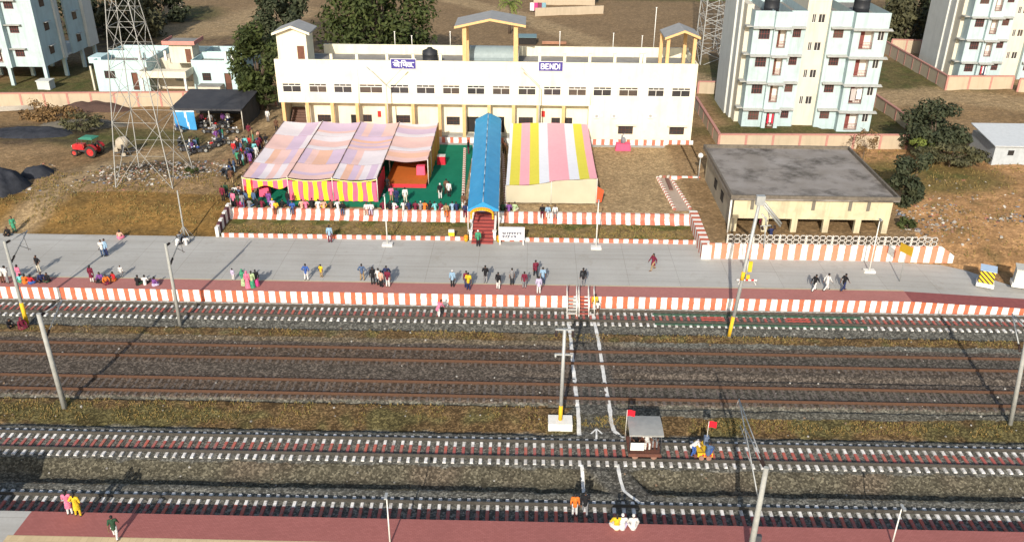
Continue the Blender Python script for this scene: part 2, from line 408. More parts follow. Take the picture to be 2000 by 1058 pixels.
struct('platform_edge',mb,plw)
mb=MB(); mb.box(-62,62,66.42,66.5,-.12,-.01); struct('drain_kerb',mb,conc)
# ---- near platform
sheet('platform',(-62,62,cst(20),cst(36.84)),cst(1.05),slabm,0)
xl=U(25,1045,1.05).x; xr=U(60,1000,1.05).x
mb=MB(); mb.add([(xl,36.84,1.05),(62,36.84,1.05),(62,38.8,1.05),(xr,38.8,1.05)],[(0,1,2,3)]); struct('red_paving',mb,redpavn)
mb=MB(); mb.add([(-62,36.84,1.05),(xl,36.84,1.05),(xr,38.8,1.05),(-62,38.8,1.05)],[(0,1,2,3)]); struct('platform',mb,slabm)
sheet('cream_paving',(xl-.3,62,cst(36.25),cst(36.84)),cst(1.05),creampav,.005)
mb=MB(); mb.quad((-62,38.8,-.3),(62,38.8,-.3),(62,38.8,1.05),(-62,38.8,1.05)); struct('platform_edge',mb,conc)
# ---------------------------------------------------------------- ground beyond the platform
ROADS=[([U(a,b,2.2) for a,b in ((-60,480),(40,420),(110,375),(190,330),(260,312),(400,300),(520,240),(545,200))],2.2),
       ([U(a,b,2.2) for a,b in ((1700,195),(1850,185),(2100,215))],4.5),
       ([U(a,b,2.2) for a,b in ((860,-6),(1010,30),(1130,75),(1230,115),(1390,170))],3.4),
       ([U(a,b,2.2) for a,b in ((330,62),(470,52),(540,25))],9)]
def dseg(p,a,b):
    ab=(b-a).xy; t=max(0,min(1,(p-a.xy).dot(ab)/max(1e-6,ab.length_squared))); return (a.xy+ab*t-p).length
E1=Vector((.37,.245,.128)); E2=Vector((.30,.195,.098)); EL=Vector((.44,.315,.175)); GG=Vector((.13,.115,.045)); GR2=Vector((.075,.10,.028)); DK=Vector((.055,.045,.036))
GRASS=[(U(1560,262,2.2),14,3.5),(U(1440,200,2.2),4,26),(U(1790,150,2.2),12,11),(U(1800,345,2.2),9,5),(U(150,150,2.2),10,8),(U(60,172,2.2),14,3),(U(340,35,2.2),9,13),(U(1290,-8,2.2),22,9),(U(250,270,2.2),10,4),(U(1710,245,2.2),7,9)]
DARKS=[(U(270,330,2.2),7,4.5),(U(60,262,2.2),9,4.5),(U(480,110,2.2),8,18),(U(200,60,2.2),30,16),(U(1760,40,2.2),18,22),(U(640,60,2.2),14,12)]  # dark ground patches; the one left of the tractor paints in shade
def GH(x,y):
    h=1.0+1.2*ss(78.2,84,y)
    if x>16.95: h=1.0+1.45*ss(74.75,75.4,y) if x<38.5 else (1.0+1.2*ss(72,90,y))
    if -31.9<x<16.95 and y<82.35: h=1.0
    elif -31.9<x<16.95 and y<84: h=2.2
    if x>33 and y<74.8: h=min(.98,pz(x)-.08)
    if x>38 and y<78: h=min(h,pz(x)-.03+max(0,y-farplat(x))*.12) if y>farplat(x)-1 else pz(x)-.06
    elif y<77.9 and x<16.95: h=.98
    elif y<74.8 and x>=16.7: h=min(.98,pz(x)-.08)
    b=.12*nz(x,y,1,.25)+.06*nz(x,y,2,.9)
    if x<-31.8 and y>78: h+=b+.7*math.exp(-(((x+42)/8)**2+((y-90)/5)**2))*(.8+.4*nz(x,y,4,.6))
    elif x>38.5 and y>75: h+=b*1.3
    elif y>107 : h+=b*.7
    elif y>78 and -31.5<x<16.6: h+=.02*nz(x,y,2,.9)
    if x<-31.8 and y<78.2: h=1.0
    return h
def colG(x,y):
    p=Vector((x,y)); n=nz(x,y,41,.12); n2=nz(x,y,42,.5); n3=nz(x,y,43,1.6)
    c=E1.lerp(E2,ss(-.3,.4,n+.5*n2))
    if -31.3<x<16.8 and 82<y<106: return Vector((.46,.325,.175))*(1+.12*n2+.1*n3)
    if x<-31 and 77<y<86: c=Vector((.285,.165,.052)).lerp(Vector((.21,.13,.045)),ss(-.2,.5,n2+.6*n3))
    if y>150: c=c.lerp(Vector((.285,.195,.11)),.7)
    for o,rx,ry in GRASS:
        d=((x-o.x)/rx)**2+((y-o.y)/ry)**2
        if d<1.8: c=c.lerp(GG.lerp(GR2,ss(-.1,.5,n2)),(1-ss(.5,1.7,d+.5*n2))*.85)
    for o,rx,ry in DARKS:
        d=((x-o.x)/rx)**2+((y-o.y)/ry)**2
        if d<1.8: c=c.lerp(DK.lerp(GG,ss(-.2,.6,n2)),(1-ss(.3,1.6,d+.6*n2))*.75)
    if y>212 and 25<x<62: c=c.lerp(Vector((.12,.17,.03)),.85)
    for P,wd in ROADS:
        d=min(dseg(p,a,b) for a,b in zip(P,P[1:]))
        c=c.lerp(EL*(1+.15*n3),(1-ss(wd*.6,wd*1.3,d+.5*n2))*.85)
        if wd<3: c=c.lerp(E2*.8,.5*(1-ss(.15,.5,abs(d-wd*.75))))
    if x>38 and y<110: c=Vector((c[0]*1.5,c[1]*1.3,c[2]*1.15)).lerp(GG,.5*ss(.15,.6,n2))
    return c*(1+.22*n3+.15*nz(x,y,44,4))
earth=attr_mat('dry_earth',5.5,.35,.5)
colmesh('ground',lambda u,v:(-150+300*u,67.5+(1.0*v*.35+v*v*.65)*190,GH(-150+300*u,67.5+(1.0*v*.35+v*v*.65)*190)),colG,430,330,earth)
mb=MB(); mb.box(-900,900,15,66.6,-3,-1.2); mb.box(-900,900,66.7,1500,-3,-.2); struct('ground',mb,soil)
# ================================================================ BUILDINGS
def facade(mb,x0,x1,z0,z1,y,holes,d=.18,m=0,mi=None):
    """wall face towards -Y with real openings (x0,x1,z0,z1) and reveals d deep"""
    mi=m if mi is None else mi
    xs=sorted({x0,x1,*[h[0] for h in holes],*[h[1] for h in holes]}); zs=sorted({z0,z1,*[h[2] for h in holes],*[h[3] for h in holes]})
    xs=[x for x in xs if x0<=x<=x1]; zs=[z for z in zs if z0<=z<=z1]
    for a,b in zip(xs,xs[1:]):
        for c,e in zip(zs,zs[1:]):
            mx,mz=(a+b)/2,(c+e)/2
            if any(h[0]<mx<h[1] and h[2]<mz<h[3] for h in holes): continue
            mb.quad((a,y,c),(b,y,c),(b,y,e),(a,y,e),m)
    for a,b,c,e in holes:
        mb.quad((a,y,c),(a,y+d,c),(a,y+d,e),(a,y,e),mi); mb.quad((b,y+d,c),(b,y,c),(b,y,e),(b,y+d,e),mi)
        mb.quad((a,y,e),(a,y+d,e),(b,y+d,e),(b,y,e),mi); mb.quad((a,y+d,c),(a,y,c),(b,y,c),(b,y+d,c),mi)
def window(p,x0,x1,z0,z1,y,fm,gm=glass,kind='sash',name='window'):
    mb=MB(); t=.05
    mb.box(x0,x0+t,y-.03,y+.05,z0,z1); mb.box(x1-t,x1,y-.03,y+.05,z0,z1); mb.box(x0+t,x1-t,y-.03,y+.05,z0,z0+t); mb.box(x0+t,x1-t,y-.03,y+.05,z1-t,z1)
    W,Hh=x1-x0,z1-z0
    if kind=='station':
        zt=z1-Hh*.27; mb.box(x0+t,x1-t,y-.03,y+.05,zt-.04,zt+.04)
        for k in (1,2): mb.box(x0+W*k/3-.03,x0+W*k/3+.03,y-.03,y+.05,zt+.045,z1-t)
        mb.box(x0+W/2-.03,x0+W/2+.03,y-.03,y+.05,z0+t,zt-.045)
    elif kind=='grid':
        for k in (1,2,3): mb.box(x0+W*k/4-.02,x0+W*k/4+.02,y-.02,y+.04,z0+t,z1-t)
        mb.box(x0+t,x1-t,y-.025,y+.045,z0+Hh/2-.02,z0+Hh/2+.02)
    elif kind=='sash':
        mb.box(x0+W/2-.025,x0+W/2+.025,y-.025,y+.045,z0+t,z1-t)
    elif kind=='door':
        mb.box(x0+t,x1-t,y,y+.04,z0+t,z0+Hh*.4)
    f=part(p,name,mb,fm)
    g=MB(); g.box(x0+.02,x1-.02,y+.06,y+.075,z0+.02,z1-.02); part(f,'pane',g,gm)
    return f
cream=mat('cream_wall_paint',(.76,.71,.54),(.70,.65,.49),sc=.5,streak=.3,dirt=(.52,.46,.34),dsc=.35,damt=.4)
orange=mat('pale_orange_paint',(.66,.42,.20),(.6,.37,.17),streak=.15)
roofg=mat('grey_roof_concrete',(.27,.26,.24),(.2,.19,.175),sc=.6,dirt=(.12,.11,.1),dsc=.5,damt=.5,bump=.2)
gablem=mat('grey_gable_roof',(.30,.30,.295),(.25,.25,.245),sc=1.2,streak=.2)
YF=105.8
def bx(px,py=200,Y=YF): return PY(px,py,Y).x
def bz(px,py,Y=YF): return PY(px,py,Y).z
XL=bx(535,118); XR=bx(1364,126); ZT=bz(950,121); ZF=bz(950,205); ZR=ZT-.95; YB=113.5; Z0=2.2
st=thing('station_building','long cream two storey station building with a row of dark windows','station',((XL+XR)/2,YF,Z0))
wc=[569,620,669,724,780,831,881,929.5,979,1029.5,1079,1128,1177,1228,1282,1331]; ww=[36,34,35,45,36,36,33,34,34,34.5,34,35,35.5,37,31.5,36]
wins=[]
for a,b in zip(wc,ww):
    py=163.5+(a-569)*.0125
    x0=bx(a-b/2,py); x1=bx(a+b/2,py); wins.append((x0,x1,bz(a,py+17),bz(a,py-.3)))
w_=MB(); facade(w_,XL,XR,ZF,ZT,YF,wins,.14)
XP=bx(1150,208)   # right of here the ground floor wall is flush
low=[(bx(1207,255),bx(1236,255),bz(1221,262),bz(1221,246)),(bx(1307,256),bx(1336,256),bz(1321,263),bz(1321,248))]
facade(w_,XP,XR,Z0,ZF,YF,low,.15)
YR=YF+1.5        # recessed ground floor wall behind the columns
gw=[(620,646,223,239),(716,726,223,240),(709,726,224,240)]
gh=[]; 
for (a,b,c,d,k) in ((620,646,224,238,'g'),(685,697,224,252,'d'),(709,726,224,238,'p'),(774,801,225,240,'g'),(872,898,228,244,'g'),(1013,1041,229,242,'g'),(1077,1094,230,243,'p'),(1103,1118,230,243,'p'),(912,935,228,268,'d'),(960,985,228,268,'d')):
    gh.append((bx(a,c,YR),bx(b,c,YR),bz(a,d,YR) if k!='d' else Z0+.6,bz(a,c,YR),k))
xs=bx(562,215,YR); xe=bx(597,215,YR)
facade(w_,xe,XP,Z0,ZF,YR,[h[:4] for h in gh],.15)
w_.box(XL,XL+.3,YR,YB,Z0,ZF); w_.quad((XP,YF,Z0),(XP,YR,Z0),(XP,YR,ZF),(XP,YF,ZF))
w_.quad((XL,YF,ZF),(XL,YR+4,ZF),(XP,YR+4,ZF),(XP,YF,ZF))
w_.quad((xe,YR,Z0),(xe,YR+3,Z0),(xe,YR+3,ZF),(xe,YR,ZF)); w_.quad((XL+.3,YR+3,Z0),(xe,YR+3,Z0),(xe,YR+3,ZF),(XL+.3,YR+3,ZF))
w_.quad((XR,YF,Z0),(XR,YB,Z0),(XR,YB,ZT),(XR,YF,ZT)); w_.quad((XL,YB,ZF),(XL,YF,ZF),(XL,YF,ZT),(XL,YB,ZT))
w_.quad((XR,YB,Z0),(XL,YB,Z0),(XL,YB,ZR),(XR,YB,ZR))
part(st,'wall',w_,cream)
p=MB(); p.box(XL,XR,YF+.001,YF+.22,ZR+.01,ZT+.02); zb=ZR+1.25; p.box(XL+4.5,XR,YB-.2,YB,ZR+.01,zb); p.box(XR-.2,XR-.002,YF+.22,YB-.2,ZR+.01,ZT)
xx=XL+5
while xx<XR: p.box(xx,xx+.3,YB-.27,YB-.2,ZR+.01,zb-.02); xx+=3.3
for a in (647,697,756,807,860,1054,1103,1152,1201,1252,1259): 
    q=PY(a,112,YF+.6); p.box(q.x-.17,q.x+.17,YF+.45,YF+.75,ZR+.01,PY(a,105.5,YF+.6).z)
part(st,'parapet',p,cream)
p=MB(); p.box(XL+.02,XR-.21,YF+.23,YB-.21,ZR-.3,ZR); part(st,'roof',p,roofg)
p=MB(); p.box(XL+.3,xe,YF+.05,YR+3,Z0-.1,Z0+.55); p.box(xe,XP,YF+.05,YR,Z0-.1,Z0+.55); part(st,'verandah_floor',p,conc)
for i_,h in enumerate(wins): window(st,h[0],h[1],h[2],h[3],YF+.08,white,gm=glass2 if i_%5 in (1,3) else glass,kind='station')
brownf=mat('brown_frame',(.10,.045,.03),(.07,.035,.025))
for h in low:
    window(st,*h,YF+.08,brownf,kind='grid')
    s=MB(); s.box(h[0]-.3,h[1]+.3,YF-.45,YF-.002,h[3]+.12,h[3]+.2); s.box(h[0]-.25,h[0]-.1,YF-.06,YF-.002,h[2]-.2,h[3]+.11); s.box(h[1]+.1,h[1]+.25,YF-.06,YF-.002,h[2]-.2,h[3]+.11)
    part(st,'sunshade',s,mat('pale_pink_trim',(.74,.62,.52),(.68,.56,.47)))
for h in gh:
    if h[4]=='g': window(st,*h[:4],YR+.08,brownf,kind='grid')
    elif h[4]=='d':
        d=MB(); d.box(h[0]+.02,h[1]-.02,YR+.1,YR+.14,h[2],h[3]-.02); part(st,'door',d,dark)
    else: window(st,*h[:4],YR+.08,brownf,kind='sash')
for a in (553,600,648.5,697,755,806,858,906,955,1003,1051,1101):
    x=bx(a,207); c_=MB(); c_.box(x-.2,x+.2,YF+.03,YF+.4,Z0,ZF-.01); part(st,'column',c_,orange)
# stair flight seen in the dark bay on the left
s=MB()
for k in range(9): s.box(XL+.5,xe-.2,YR+.2+.28*k,YR+.48+.28*k,Z0+.55,Z0+.7+.27*k)
part(st,'staircase',s,mat('stair_brown',(.14,.08,.06),(.1,.06,.045)))
for a in (697,1156): 
    s=MB(); s.tube((bx(a,136),YF-.07,bz(a,136)),(bx(a,136),YF-.07,bz(a,205)),.05); part(st,'drain_pipe',s,white)
for a in (1165,1199,1270):
    s=MB(); z=bz(a,226); x=bx(a,226); s.box(x-.3,x+.3,YF-.22,YF-.002,z-.28,z+.28); s.lathe((x,YF-.225,z),[(.0,0)]); s.box(x+.45,x+.8,YF-.06,YF-.002,z-.1,z+.06)
    s.tube((x,YF-.24,z),(x,YF-.22,z),.2,n=14,m=1); part(st,'wall_fan',s,[white,mat('grey_fan',(.35,.35,.34))])
for a in (741,1061):
    s=MB(); s.box(bx(a-3.2,222,YR),bx(a+3.2,222,YR),YR-.12,YR-.002,bz(a,228,YR),bz(a,217,YR)); part(st,'red_box',s,redp)
def gable(p,name,eL,ap,eR,Yf,D,m,th=.16,trim=None):
    A,B,E=PY(*eL,Yf),PY(*ap,Yf),PY(*eR,Yf); o=MB()
    for P,Q in ((A,B),(B,E)):
        o.add([(P.x,Yf,P.z),(Q.x,Yf,Q.z),(Q.x,Yf+D,Q.z),(P.x,Yf+D,P.z),(P.x,Yf,P.z-th),(Q.x,Yf,Q.z-th),(Q.x,Yf+D,Q.z-th),(P.x,Yf+D,P.z-th)],
              [(0,1,2,3),(7,6,5,4),(3,2,6,7),(0,3,7,4),(1,2,6,5)])
    r=part(p,name,o,m)
    if trim:
        o=MB()
        for P,Q in ((A,B),(B,E)): o.add([(P.x,Yf-.02,P.z+.02),(Q.x,Yf-.02,Q.z+.02),(Q.x,Yf-.02,Q.z-.26),(P.x,Yf-.02,P.z-.26),(P.x,Yf-.1,P.z+.02),(Q.x,Yf-.1,Q.z+.02),(Q.x,Yf-.1,Q.z-.26),(P.x,Yf-.1,P.z-.26)],[(0,1,2,3),(7,6,5,4),(0,4,5,1),(3,2,6,7)])
        part(r,'fascia',o,trim)
    return A,B,E
# stair cabin on the roof, left
A,B,E=gable(st,'cabin_roof',(530,65),(567,51),(604,65),YF-.3,4.2,gablem,trim=cream)
x0,x1=bx(540,90),bx(598,90); yb=YF+3.6; o=MB(); dr=(bx(580,105),bx(594,105),ZR+.1,bz(587,91)); facade(o,x0,x1,ZR,A.z-.2,YF+.25,[dr],.12)
o.quad((x1,YF+.25,ZR),(x1,yb,ZR),(x1,yb,A.z-.2),(x1,YF+.25,A.z-.2)); o.quad((x0,yb,ZR),(x0,YF+.25,ZR),(x0,YF+.25,A.z-.2),(x0,yb,A.z-.2)); o.quad((x1,yb,ZR),(x0,yb,ZR),(x0,yb,A.z-.2),(x1,yb,A.z-.2))
xm=(x0+x1)/2
for y in (YF+.25,yb): o.add([(x0,y,A.z-.2),(x1,y,A.z-.2),(xm,y,B.z-.2)],[(0,1,2)])
k=part(st,'stair_cabin',o,cream); o=MB(); o.box(dr[0],dr[1],YF+.33,YF+.38,dr[2],dr[3]); part(k,'door',o,wood)
# middle gable on two tall columns and a barrel sheet below it
A,B,E=gable(st,'gable_roof',(887,52),(957,37),(1027,50),YF-.2,5.6,gablem,trim=orange)
for a in (907,1007):
    x=bx(a,100); z=bz(a,52)
    for y in (YF+.3,YF+4.4):
        o=MB(); o.box(x-.25,x+.25,y,y+.5,ZR,z-.05 if y<YF+1 else z-.05); part(st,'column',o,orange)
o=MB(); xa,xb=PY(912,85,111.5).x,PY(1014,85,111.5).x; n=10
yc,rr,zc=111.6,1.35,ZR+.35
o.grid(lambda u,v:(xa+(xb-xa)*u,yc-rr*math.cos(PI*v),zc+rr*.95*math.sin(PI*v)),1,n,smooth=True)
for x in (xa,xb): o.add([(x,yc-rr*math.cos(PI*i/n),zc+rr*.95*math.sin(PI*i/n)) for i in range(n+1)]+[(x,yc,ZR)],[tuple(range(n+2))])
o.box(xa,xb,yc-rr+.05,yc-rr+.1,ZR,zc); part(st,'barrel_roof',o,mat('blue_grey_sheet',(.27,.33,.34),(.22,.27,.28),rough=.5))
# right gable on four columns
A,B,E=gable(st,'gable_roof',(1299,74),(1338,60),(1369,73),YF-.2,4.8,gablem,trim=orange)
for a,y in ((1306,YF+.25),(1358,YF+.25),(1301,YF+3.9),(1349,YF+3.9)):
    x=bx(a,90); o=MB(); o.box(x-.2,x+.2,y,y+.4,ZR,A.z-.12); part(st,'column',o,orange)
# name boards (each bolted over the parapet, writing raised)
blue=mat('board_blue',(.055,.045,.24),(.05,.04,.2),rough=.5)
def board(name,l,r,t,b,label,fn):
    x0,x1=bx(l,(t+b)/2),bx(r,(t+b)/2); z0,z1=bz((l+r)/2,b),bz((l+r)/2,t); y=YF-.14
    T=thing(name,label,'sign',((x0+x1)/2,y,z0)); o=MB(); o.box(x0-.06,x1+.06,y+.01,y+.12,z0-.06,z1+.06); part(T,'frame',o,white)
    o=MB(); o.box(x0,x1,y-.01,y+.005,z0,z1); part(T,'panel',o,blue)
    o=MB(); fn(o,x0,x1,z0,z1,y-.03); part(T,'lettering',o,mat('letter_white',(.85,.85,.85),(.8,.8,.8)))
STROKES={'B':[((0,0),(0,1)),((0,1),(.6,1)),((.6,1),(.75,.85)),((.75,.85),(.75,.65)),((.75,.65),(.6,.52)),((0,.52),(.6,.52)),((.6,.52),(.82,.38)),((.82,.38),(.82,.15)),((.82,.15),(.65,0)),((0,0),(.65,0))],
 'E':[((0,0),(0,1)),((0,1),(.75,1)),((0,.5),(.65,.5)),((0,0),(.75,0))],'N':[((0,0),(0,1)),((0,1),(.8,0)),((.8,0),(.8,1))],
 'D':[((0,0),(0,1)),((0,1),(.5,1)),((.5,1),(.82,.75)),((.82,.75),(.82,.25)),((.82,.25),(.5,0)),((0,0),(.5,0))],'I':[((0,0),(0,1))]}
def strokes(o,segs,x,z,sx,sz,y,t):
    for (a,b),(c,d) in segs:
        p=Vector((x+a*sx,0,z+b*sz)); q=Vector((x+c*sx,0,z+d*sz)); dv=(q-p); L=dv.length
        o.ob((p+q)/2+Vector((0,y,0)),(L+t*.8,.03+.004*R.random(),t),0,0,0,-math.atan2(dv.z,dv.x))
def bendi(o,x0,x1,z0,z1,y):
    W=x1-x0;Hh=z1-z0; x=x0+W*.1
    for ch,wd in zip('BENDI',(.19,.18,.2,.2,.06)): strokes(o,STROKES[ch],x,z0+Hh*.24,W*wd*.8,Hh*.54,y,Hh*.095); x+=W*wd
def hindi(o,x0,x1,z0,z1,y):
    W=x1-x0;Hh=z1-z0; X=lambda v:x0+W*v; Zz=lambda v:z0+Hh*v
    seg=[((.08,.66),(.93,.66)),((.14,.66),(.14,.55)),((.32,.66),(.32,.2)),((.12,.42),(.20,.52)),((.20,.52),(.32,.46)),((.12,.42),(.16,.3)),((.16,.3),(.24,.28)),((.24,.28),(.32,.42)),((.14,.52),(.3,.3)),
         ((.32,.66),(.25,.86)),((.25,.86),(.16,.86)),((.42,.66),(.42,.2)),((.42,.66),(.45,.84)),((.45,.84),(.56,.86)),((.56,.86),(.62,.66)),((.5,.62),(.5,.36)),((.5,.36),(.58,.36)),((.58,.36),(.58,.62)),
         ((.62,.66),(.62,.2)),((.68,.5),(.76,.5)),((.68,.5),(.66,.32)),((.66,.32),(.74,.24)),((.74,.24),(.84,.3)),((.8,.62),(.84,.44)),((.84,.44),(.76,.4)),((.84,.3),(.9,.18))]
    strokes(o,seg,x0,z0,W,Hh,y,Hh*.08)
board('station_sign',764,812,115.5,134,'blue station name board with Hindi lettering on the parapet',hindi)
board('station_sign',1052.5,1099,121,138.5,'blue station name board reading BENDI on the parapet',bendi)
def tank(x,y,z,r,h,label,grp='black water tanks'):
    T=MB(); T.lathe((x,y,z),[(0,0),(r,0),(r,h*.3),(r*1.03,h*.32),(r*1.03,h*.36),(r,h*.38),(r,h*.62),(r*1.03,h*.64),(r*1.03,h*.68),(r,h*.7),(r,h*.82),(r*.35,h*.95),(r*.35,h),(0,h)],18)
    solo('water_tank',T,black,label,'water tank',(x,y,z),grp)
q=PY(840,118,YF+1.6); tank(q.x,YF+1.8,ZR,.95,2.2,'black plastic water tank on the station roof')
# slim poles on the station roof edge
for a,b,t_ in ((772,85,62),(805,85,70),(880,88,62),(1093,90,62),(1197,90,65),(1253,90,70),(1276,92,15)):
    q=PY(a,b,YB+.1); t2=PY(a,t_,YB+.1); o=MB(); o.tube((q.x,YB-.1,ZR+.9),(q.x,YB-.1,t2.z),.05); o.ob((q.x,YB-.1,t2.z+.03),(.2,.12,.06)); solo('roof_pole',o,white,'thin white pole standing on the back parapet of the station, %d px of them from the left'%a if 0 else {772:'thin white pole on the station back parapet, left of the black tank',805:'short bent white pole close left of the black roof tank',880:'thin white pole on the back parapet just left of the middle gable',1093:'thin white pole on the back parapet above the BENDI board',1197:'thin white pole on the back parapet midway between two gables',1253:'short white pole on the back parapet left of the right gable',1276:'tallest white pole behind the station, beside the right gable'}[a],'pole',(q.x,YB-.1,ZR+.9),'poles on the station roof')
# ---------------------------------------------------------------- apartment blocks
aqua=mat('pale_aqua_paint',(.43,.53,.54),(.39,.49,.50),sc=.6,streak=.4,dirt=(.30,.34,.34),dsc=.5,damt=.4)
aqua2=mat('grey_white_paint',(.56,.57,.54),(.49,.5,.47),sc=.6,streak=.25)
cream2=mat('cream_block_paint',(.62,.57,.46),(.56,.51,.41),sc=.6,streak=.3)
slabg=mat('grey_ledge',(.42,.42,.39),(.33,.33,.31),streak=.3)
redgrill=mat('red_brown_grill',(.22,.07,.06),(.16,.05,.045))
whitein=mat('white_room',(.66,.62,.58),(.58,.54,.5))
def cloth(p,x0,x1,z0,z1,y,cols):
    n=len(cols)
    for i,c in enumerate(cols):
        o=MB(); a=x0+(x1-x0)*i/n; b=x0+(x1-x0)*(i+.85)/n; d=(z1-z0)*(.6+.4*R.random())
        o.grid(lambda u,v:(a+(b-a)*u,y-.03*math.sin(6*u+v*2),z1-d*v),4,4); o.grid(lambda u,v:(a+(b-a)*u,y+.015-.03*math.sin(6*u+v*2),z1-d*v),4,4)
        part(p,'laundry',o,mat('cloth_%02x%02x%02x'%tuple(int(255*k) for k in c),c))
def apartment(name,label,X0,Y,nf=4,shift=0,bottom=2.2,wash=()):
    LZ=[bottom+2.63+3.52*k for k in range(nf)]; TOP=LZ[-1]+2.05
    T=thing(name,label,'apartment block',(X0+8,Y,bottom))
    segs=[('L1',0,2.5,.0,aqua),('L2',2.5,4.6,-.55,aqua),('L3',4.6,6.75,.3,aqua),('SH',6.75,9.65,1.0,cream2),('R1',9.65,12.4,.3,aqua),('R2',12.4,16.7,-.75,aqua)]
    W=MB(); D=13
    jobs=[]
    for nm,a,b,dy,m in segs:
        mi=1 if m is cream2 else 0; y=Y+dy; hs=[]; zt=TOP+ (4.5 if nm=='SH' else .0)
        for k,z in enumerate(LZ):
            if nm=='L1': hs.append((X0+a+.75,X0+a+2.15,z-1.45,z-.15,'grid'))
            if nm=='L2': hs.append((X0+a+.5,X0+b-.5,z-2.45,z-.12,'balc'))
            if nm=='L3': hs.append((X0+a+.5,X0+a+1.55,z-1.25,z-.2,'grid'))
            if nm=='R1': hs.append((X0+a+.6,X0+a+1.85,z-1.25,z-.2,'grid'))
            if nm=='R2': hs.append((X0+a+.9,X0+a+2.6,z-2.45,z-.12,'balc')); hs.append((X0+a+3.1,X0+a+3.9,z-1.35,z-.15,'sash'))
            if nm=='SH': hs.append((X0+a+.75,X0+a+1.25,z+.45,z+1.55,'sash')); hs.append((X0+a+1.55,X0+a+2.4,z+.45,z+1.55,'sash'))
        facade(W,X0+a,X0+b,bottom-.3,zt,y,[h[:4] for h in hs],.2,mi)
        a_,b_=X0+a+.004,X0+b-.004; W.quad((a_,Y+D,bottom-.3),(a_,y,bottom-.3),(a_,y,zt),(a_,Y+D,zt),mi); W.quad((b_,y,bottom-.3),(b_,Y+D,bottom-.3),(b_,Y+D,zt),(b_,y,zt),mi)
        zr=zt-1.0; W.quad((X0+a,y,zr),(X0+b,y,zr),(X0+b,Y+D,zr),(X0+a,Y+D,zr),2)
        W.box(X0+a+.012,X0+b-.012,y+.012,y+.16,zr+.01,zt+.01,mi); W.quad((X0+b,Y+D,bottom-.3),(X0+a,Y+D,bottom-.3),(X0+a,Y+D,zt),(X0+b,Y+D,zt),mi)
        jobs.append((nm,a,b,y,hs))
    # stepped side wings on the left
    for dx,y0,y1,mi,zt in ((.55,Y+2.2,Y+6.2,1,TOP+.4),(1.1,Y+6.2,Y+D,3,TOP+1.2)):
        W.box(X0-dx,X0+.3,y0,y1,bottom-.3,zt,mi)
    W.box(X0-.85,X0-.56,Y+4.2,Y+6.19,bottom-.3,TOP+.8,3)
    part(T,'wall',W,[aqua,cream2,roofg,aqua2])
    for nm,a,b,y,hs in jobs:
        for k,h in enumerate(hs):
            if h[4]=='balc':
                o=MB(); o.box(h[0]+.0,h[1]-.0,y+.9,y+.95,h[2]-.05,h[3]); o.box(h[0]-.01,h[1]+.01,y+.21,y+.9,h[2]-.06,h[2]-.01); o.box(h[0]-.04,h[0],y+.2,y+.95,h[2],h[3]); o.box(h[1],h[1]+.04,y+.2,y+.95,h[2],h[3]); o.box(h[0],h[1],y+.21,y+.9,h[3],h[3]+.04)
                bal=part(T,'balcony',o,whitein)
                o=MB(); w=(h[1]-h[0]); o.box(h[0]+w*.08,h[0]+w*.5,y+.86,y+.895,h[2],h[3]-.25); part(bal,'door',o,wood if nm=='L2' else redgrill)
                o=MB()
                for j in range(9): 
                    x=h[0]+.04+(w-.08)*j/8; o.tube((x,y+.1,h[2]),(x,y+.1,h[2]+.85),.014,n=4)
                for zz in (.1,.45,.85): o.box(h[0]+.01,h[1]-.01,y+.085,y+.115,h[2]+zz-.02,h[2]+zz+.02)
                part(bal,'railing',o,redgrill)
                key=(nm,k)
                for wk,cols in wash:
                    if wk==key: cloth(T,h[0]+.1,h[1]-.1,h[2]+.4,h[3]-.3,y-.12,cols)
            else: window(T,h[0],h[1],h[2],h[3],y+.1,redgrill if h[4]=='grid' else white,gm=R.choice((glass,glass2,glass)),kind=h[4])
    for k,z in enumerate(LZ):
        for a,b,y in ((-.1,2.5,Y-.6),(2.5,4.75,Y-1.15),(4.75,6.6,Y-.3),(9.8,12.4,Y-.3),(12.2,17.1,Y-1.35)):
            o=MB(); yy=y+.61 if (a<0) else (Y-.56 if a==2.5 else (Y+.29 if a in (4.75,9.8) else Y-.76))
            o.add([(X0+a,y,z-.05),(X0+b,y,z-.05),(X0+b,yy,z+.02),(X0+a,yy,z+.02),(X0+a,y,z+.02),(X0+b,y,z+.02),(X0+b,yy,z+.18),(X0+a,yy,z+.18)],[(3,2,1,0),(4,5,6,7),(0,1,5,4),(1,2,6,5),(3,0,4,7)]); part(T,'ledge',o,slabg)
        o=MB(); o.box(X0-.75,X0-.001,Y+.5,Y+1.9,z-.05,z+.08); part(T,'ledge',o,slabg)
    return T,TOP,LZ
q=PY(1446,255,112.4)
RD=(.5,.03,.06); WH=(.75,.73,.72); NV=(.03,.04,.1); OR=(.6,.18,.04)
AT,TOPA,LZA=apartment('apartment_block','pale aqua and cream apartment block right of the station',q.x,112.4,wash=((('R2',1),(WH,NV,RD,WH)),(('L2',0),(RD,WH,RD)),(('R2',2),((.45,.4,.38),WH))))
tank(q.x+2.6,115,TOPA-1,.95,3.0,'black water tank on the left roof terrace of the middle apartment block'); tank(q.x+14.2,115.5,TOPA-1,1.0,3.0,'black water tank on the right roof terrace of the middle apartment block')
q2=PY(1867,150,141); 
apartment('apartment_block','pale aqua apartment block at the right edge behind the compound wall',q2.x,140.5,5,wash=((('L2',0),(RD,WH,NV,WH)),))
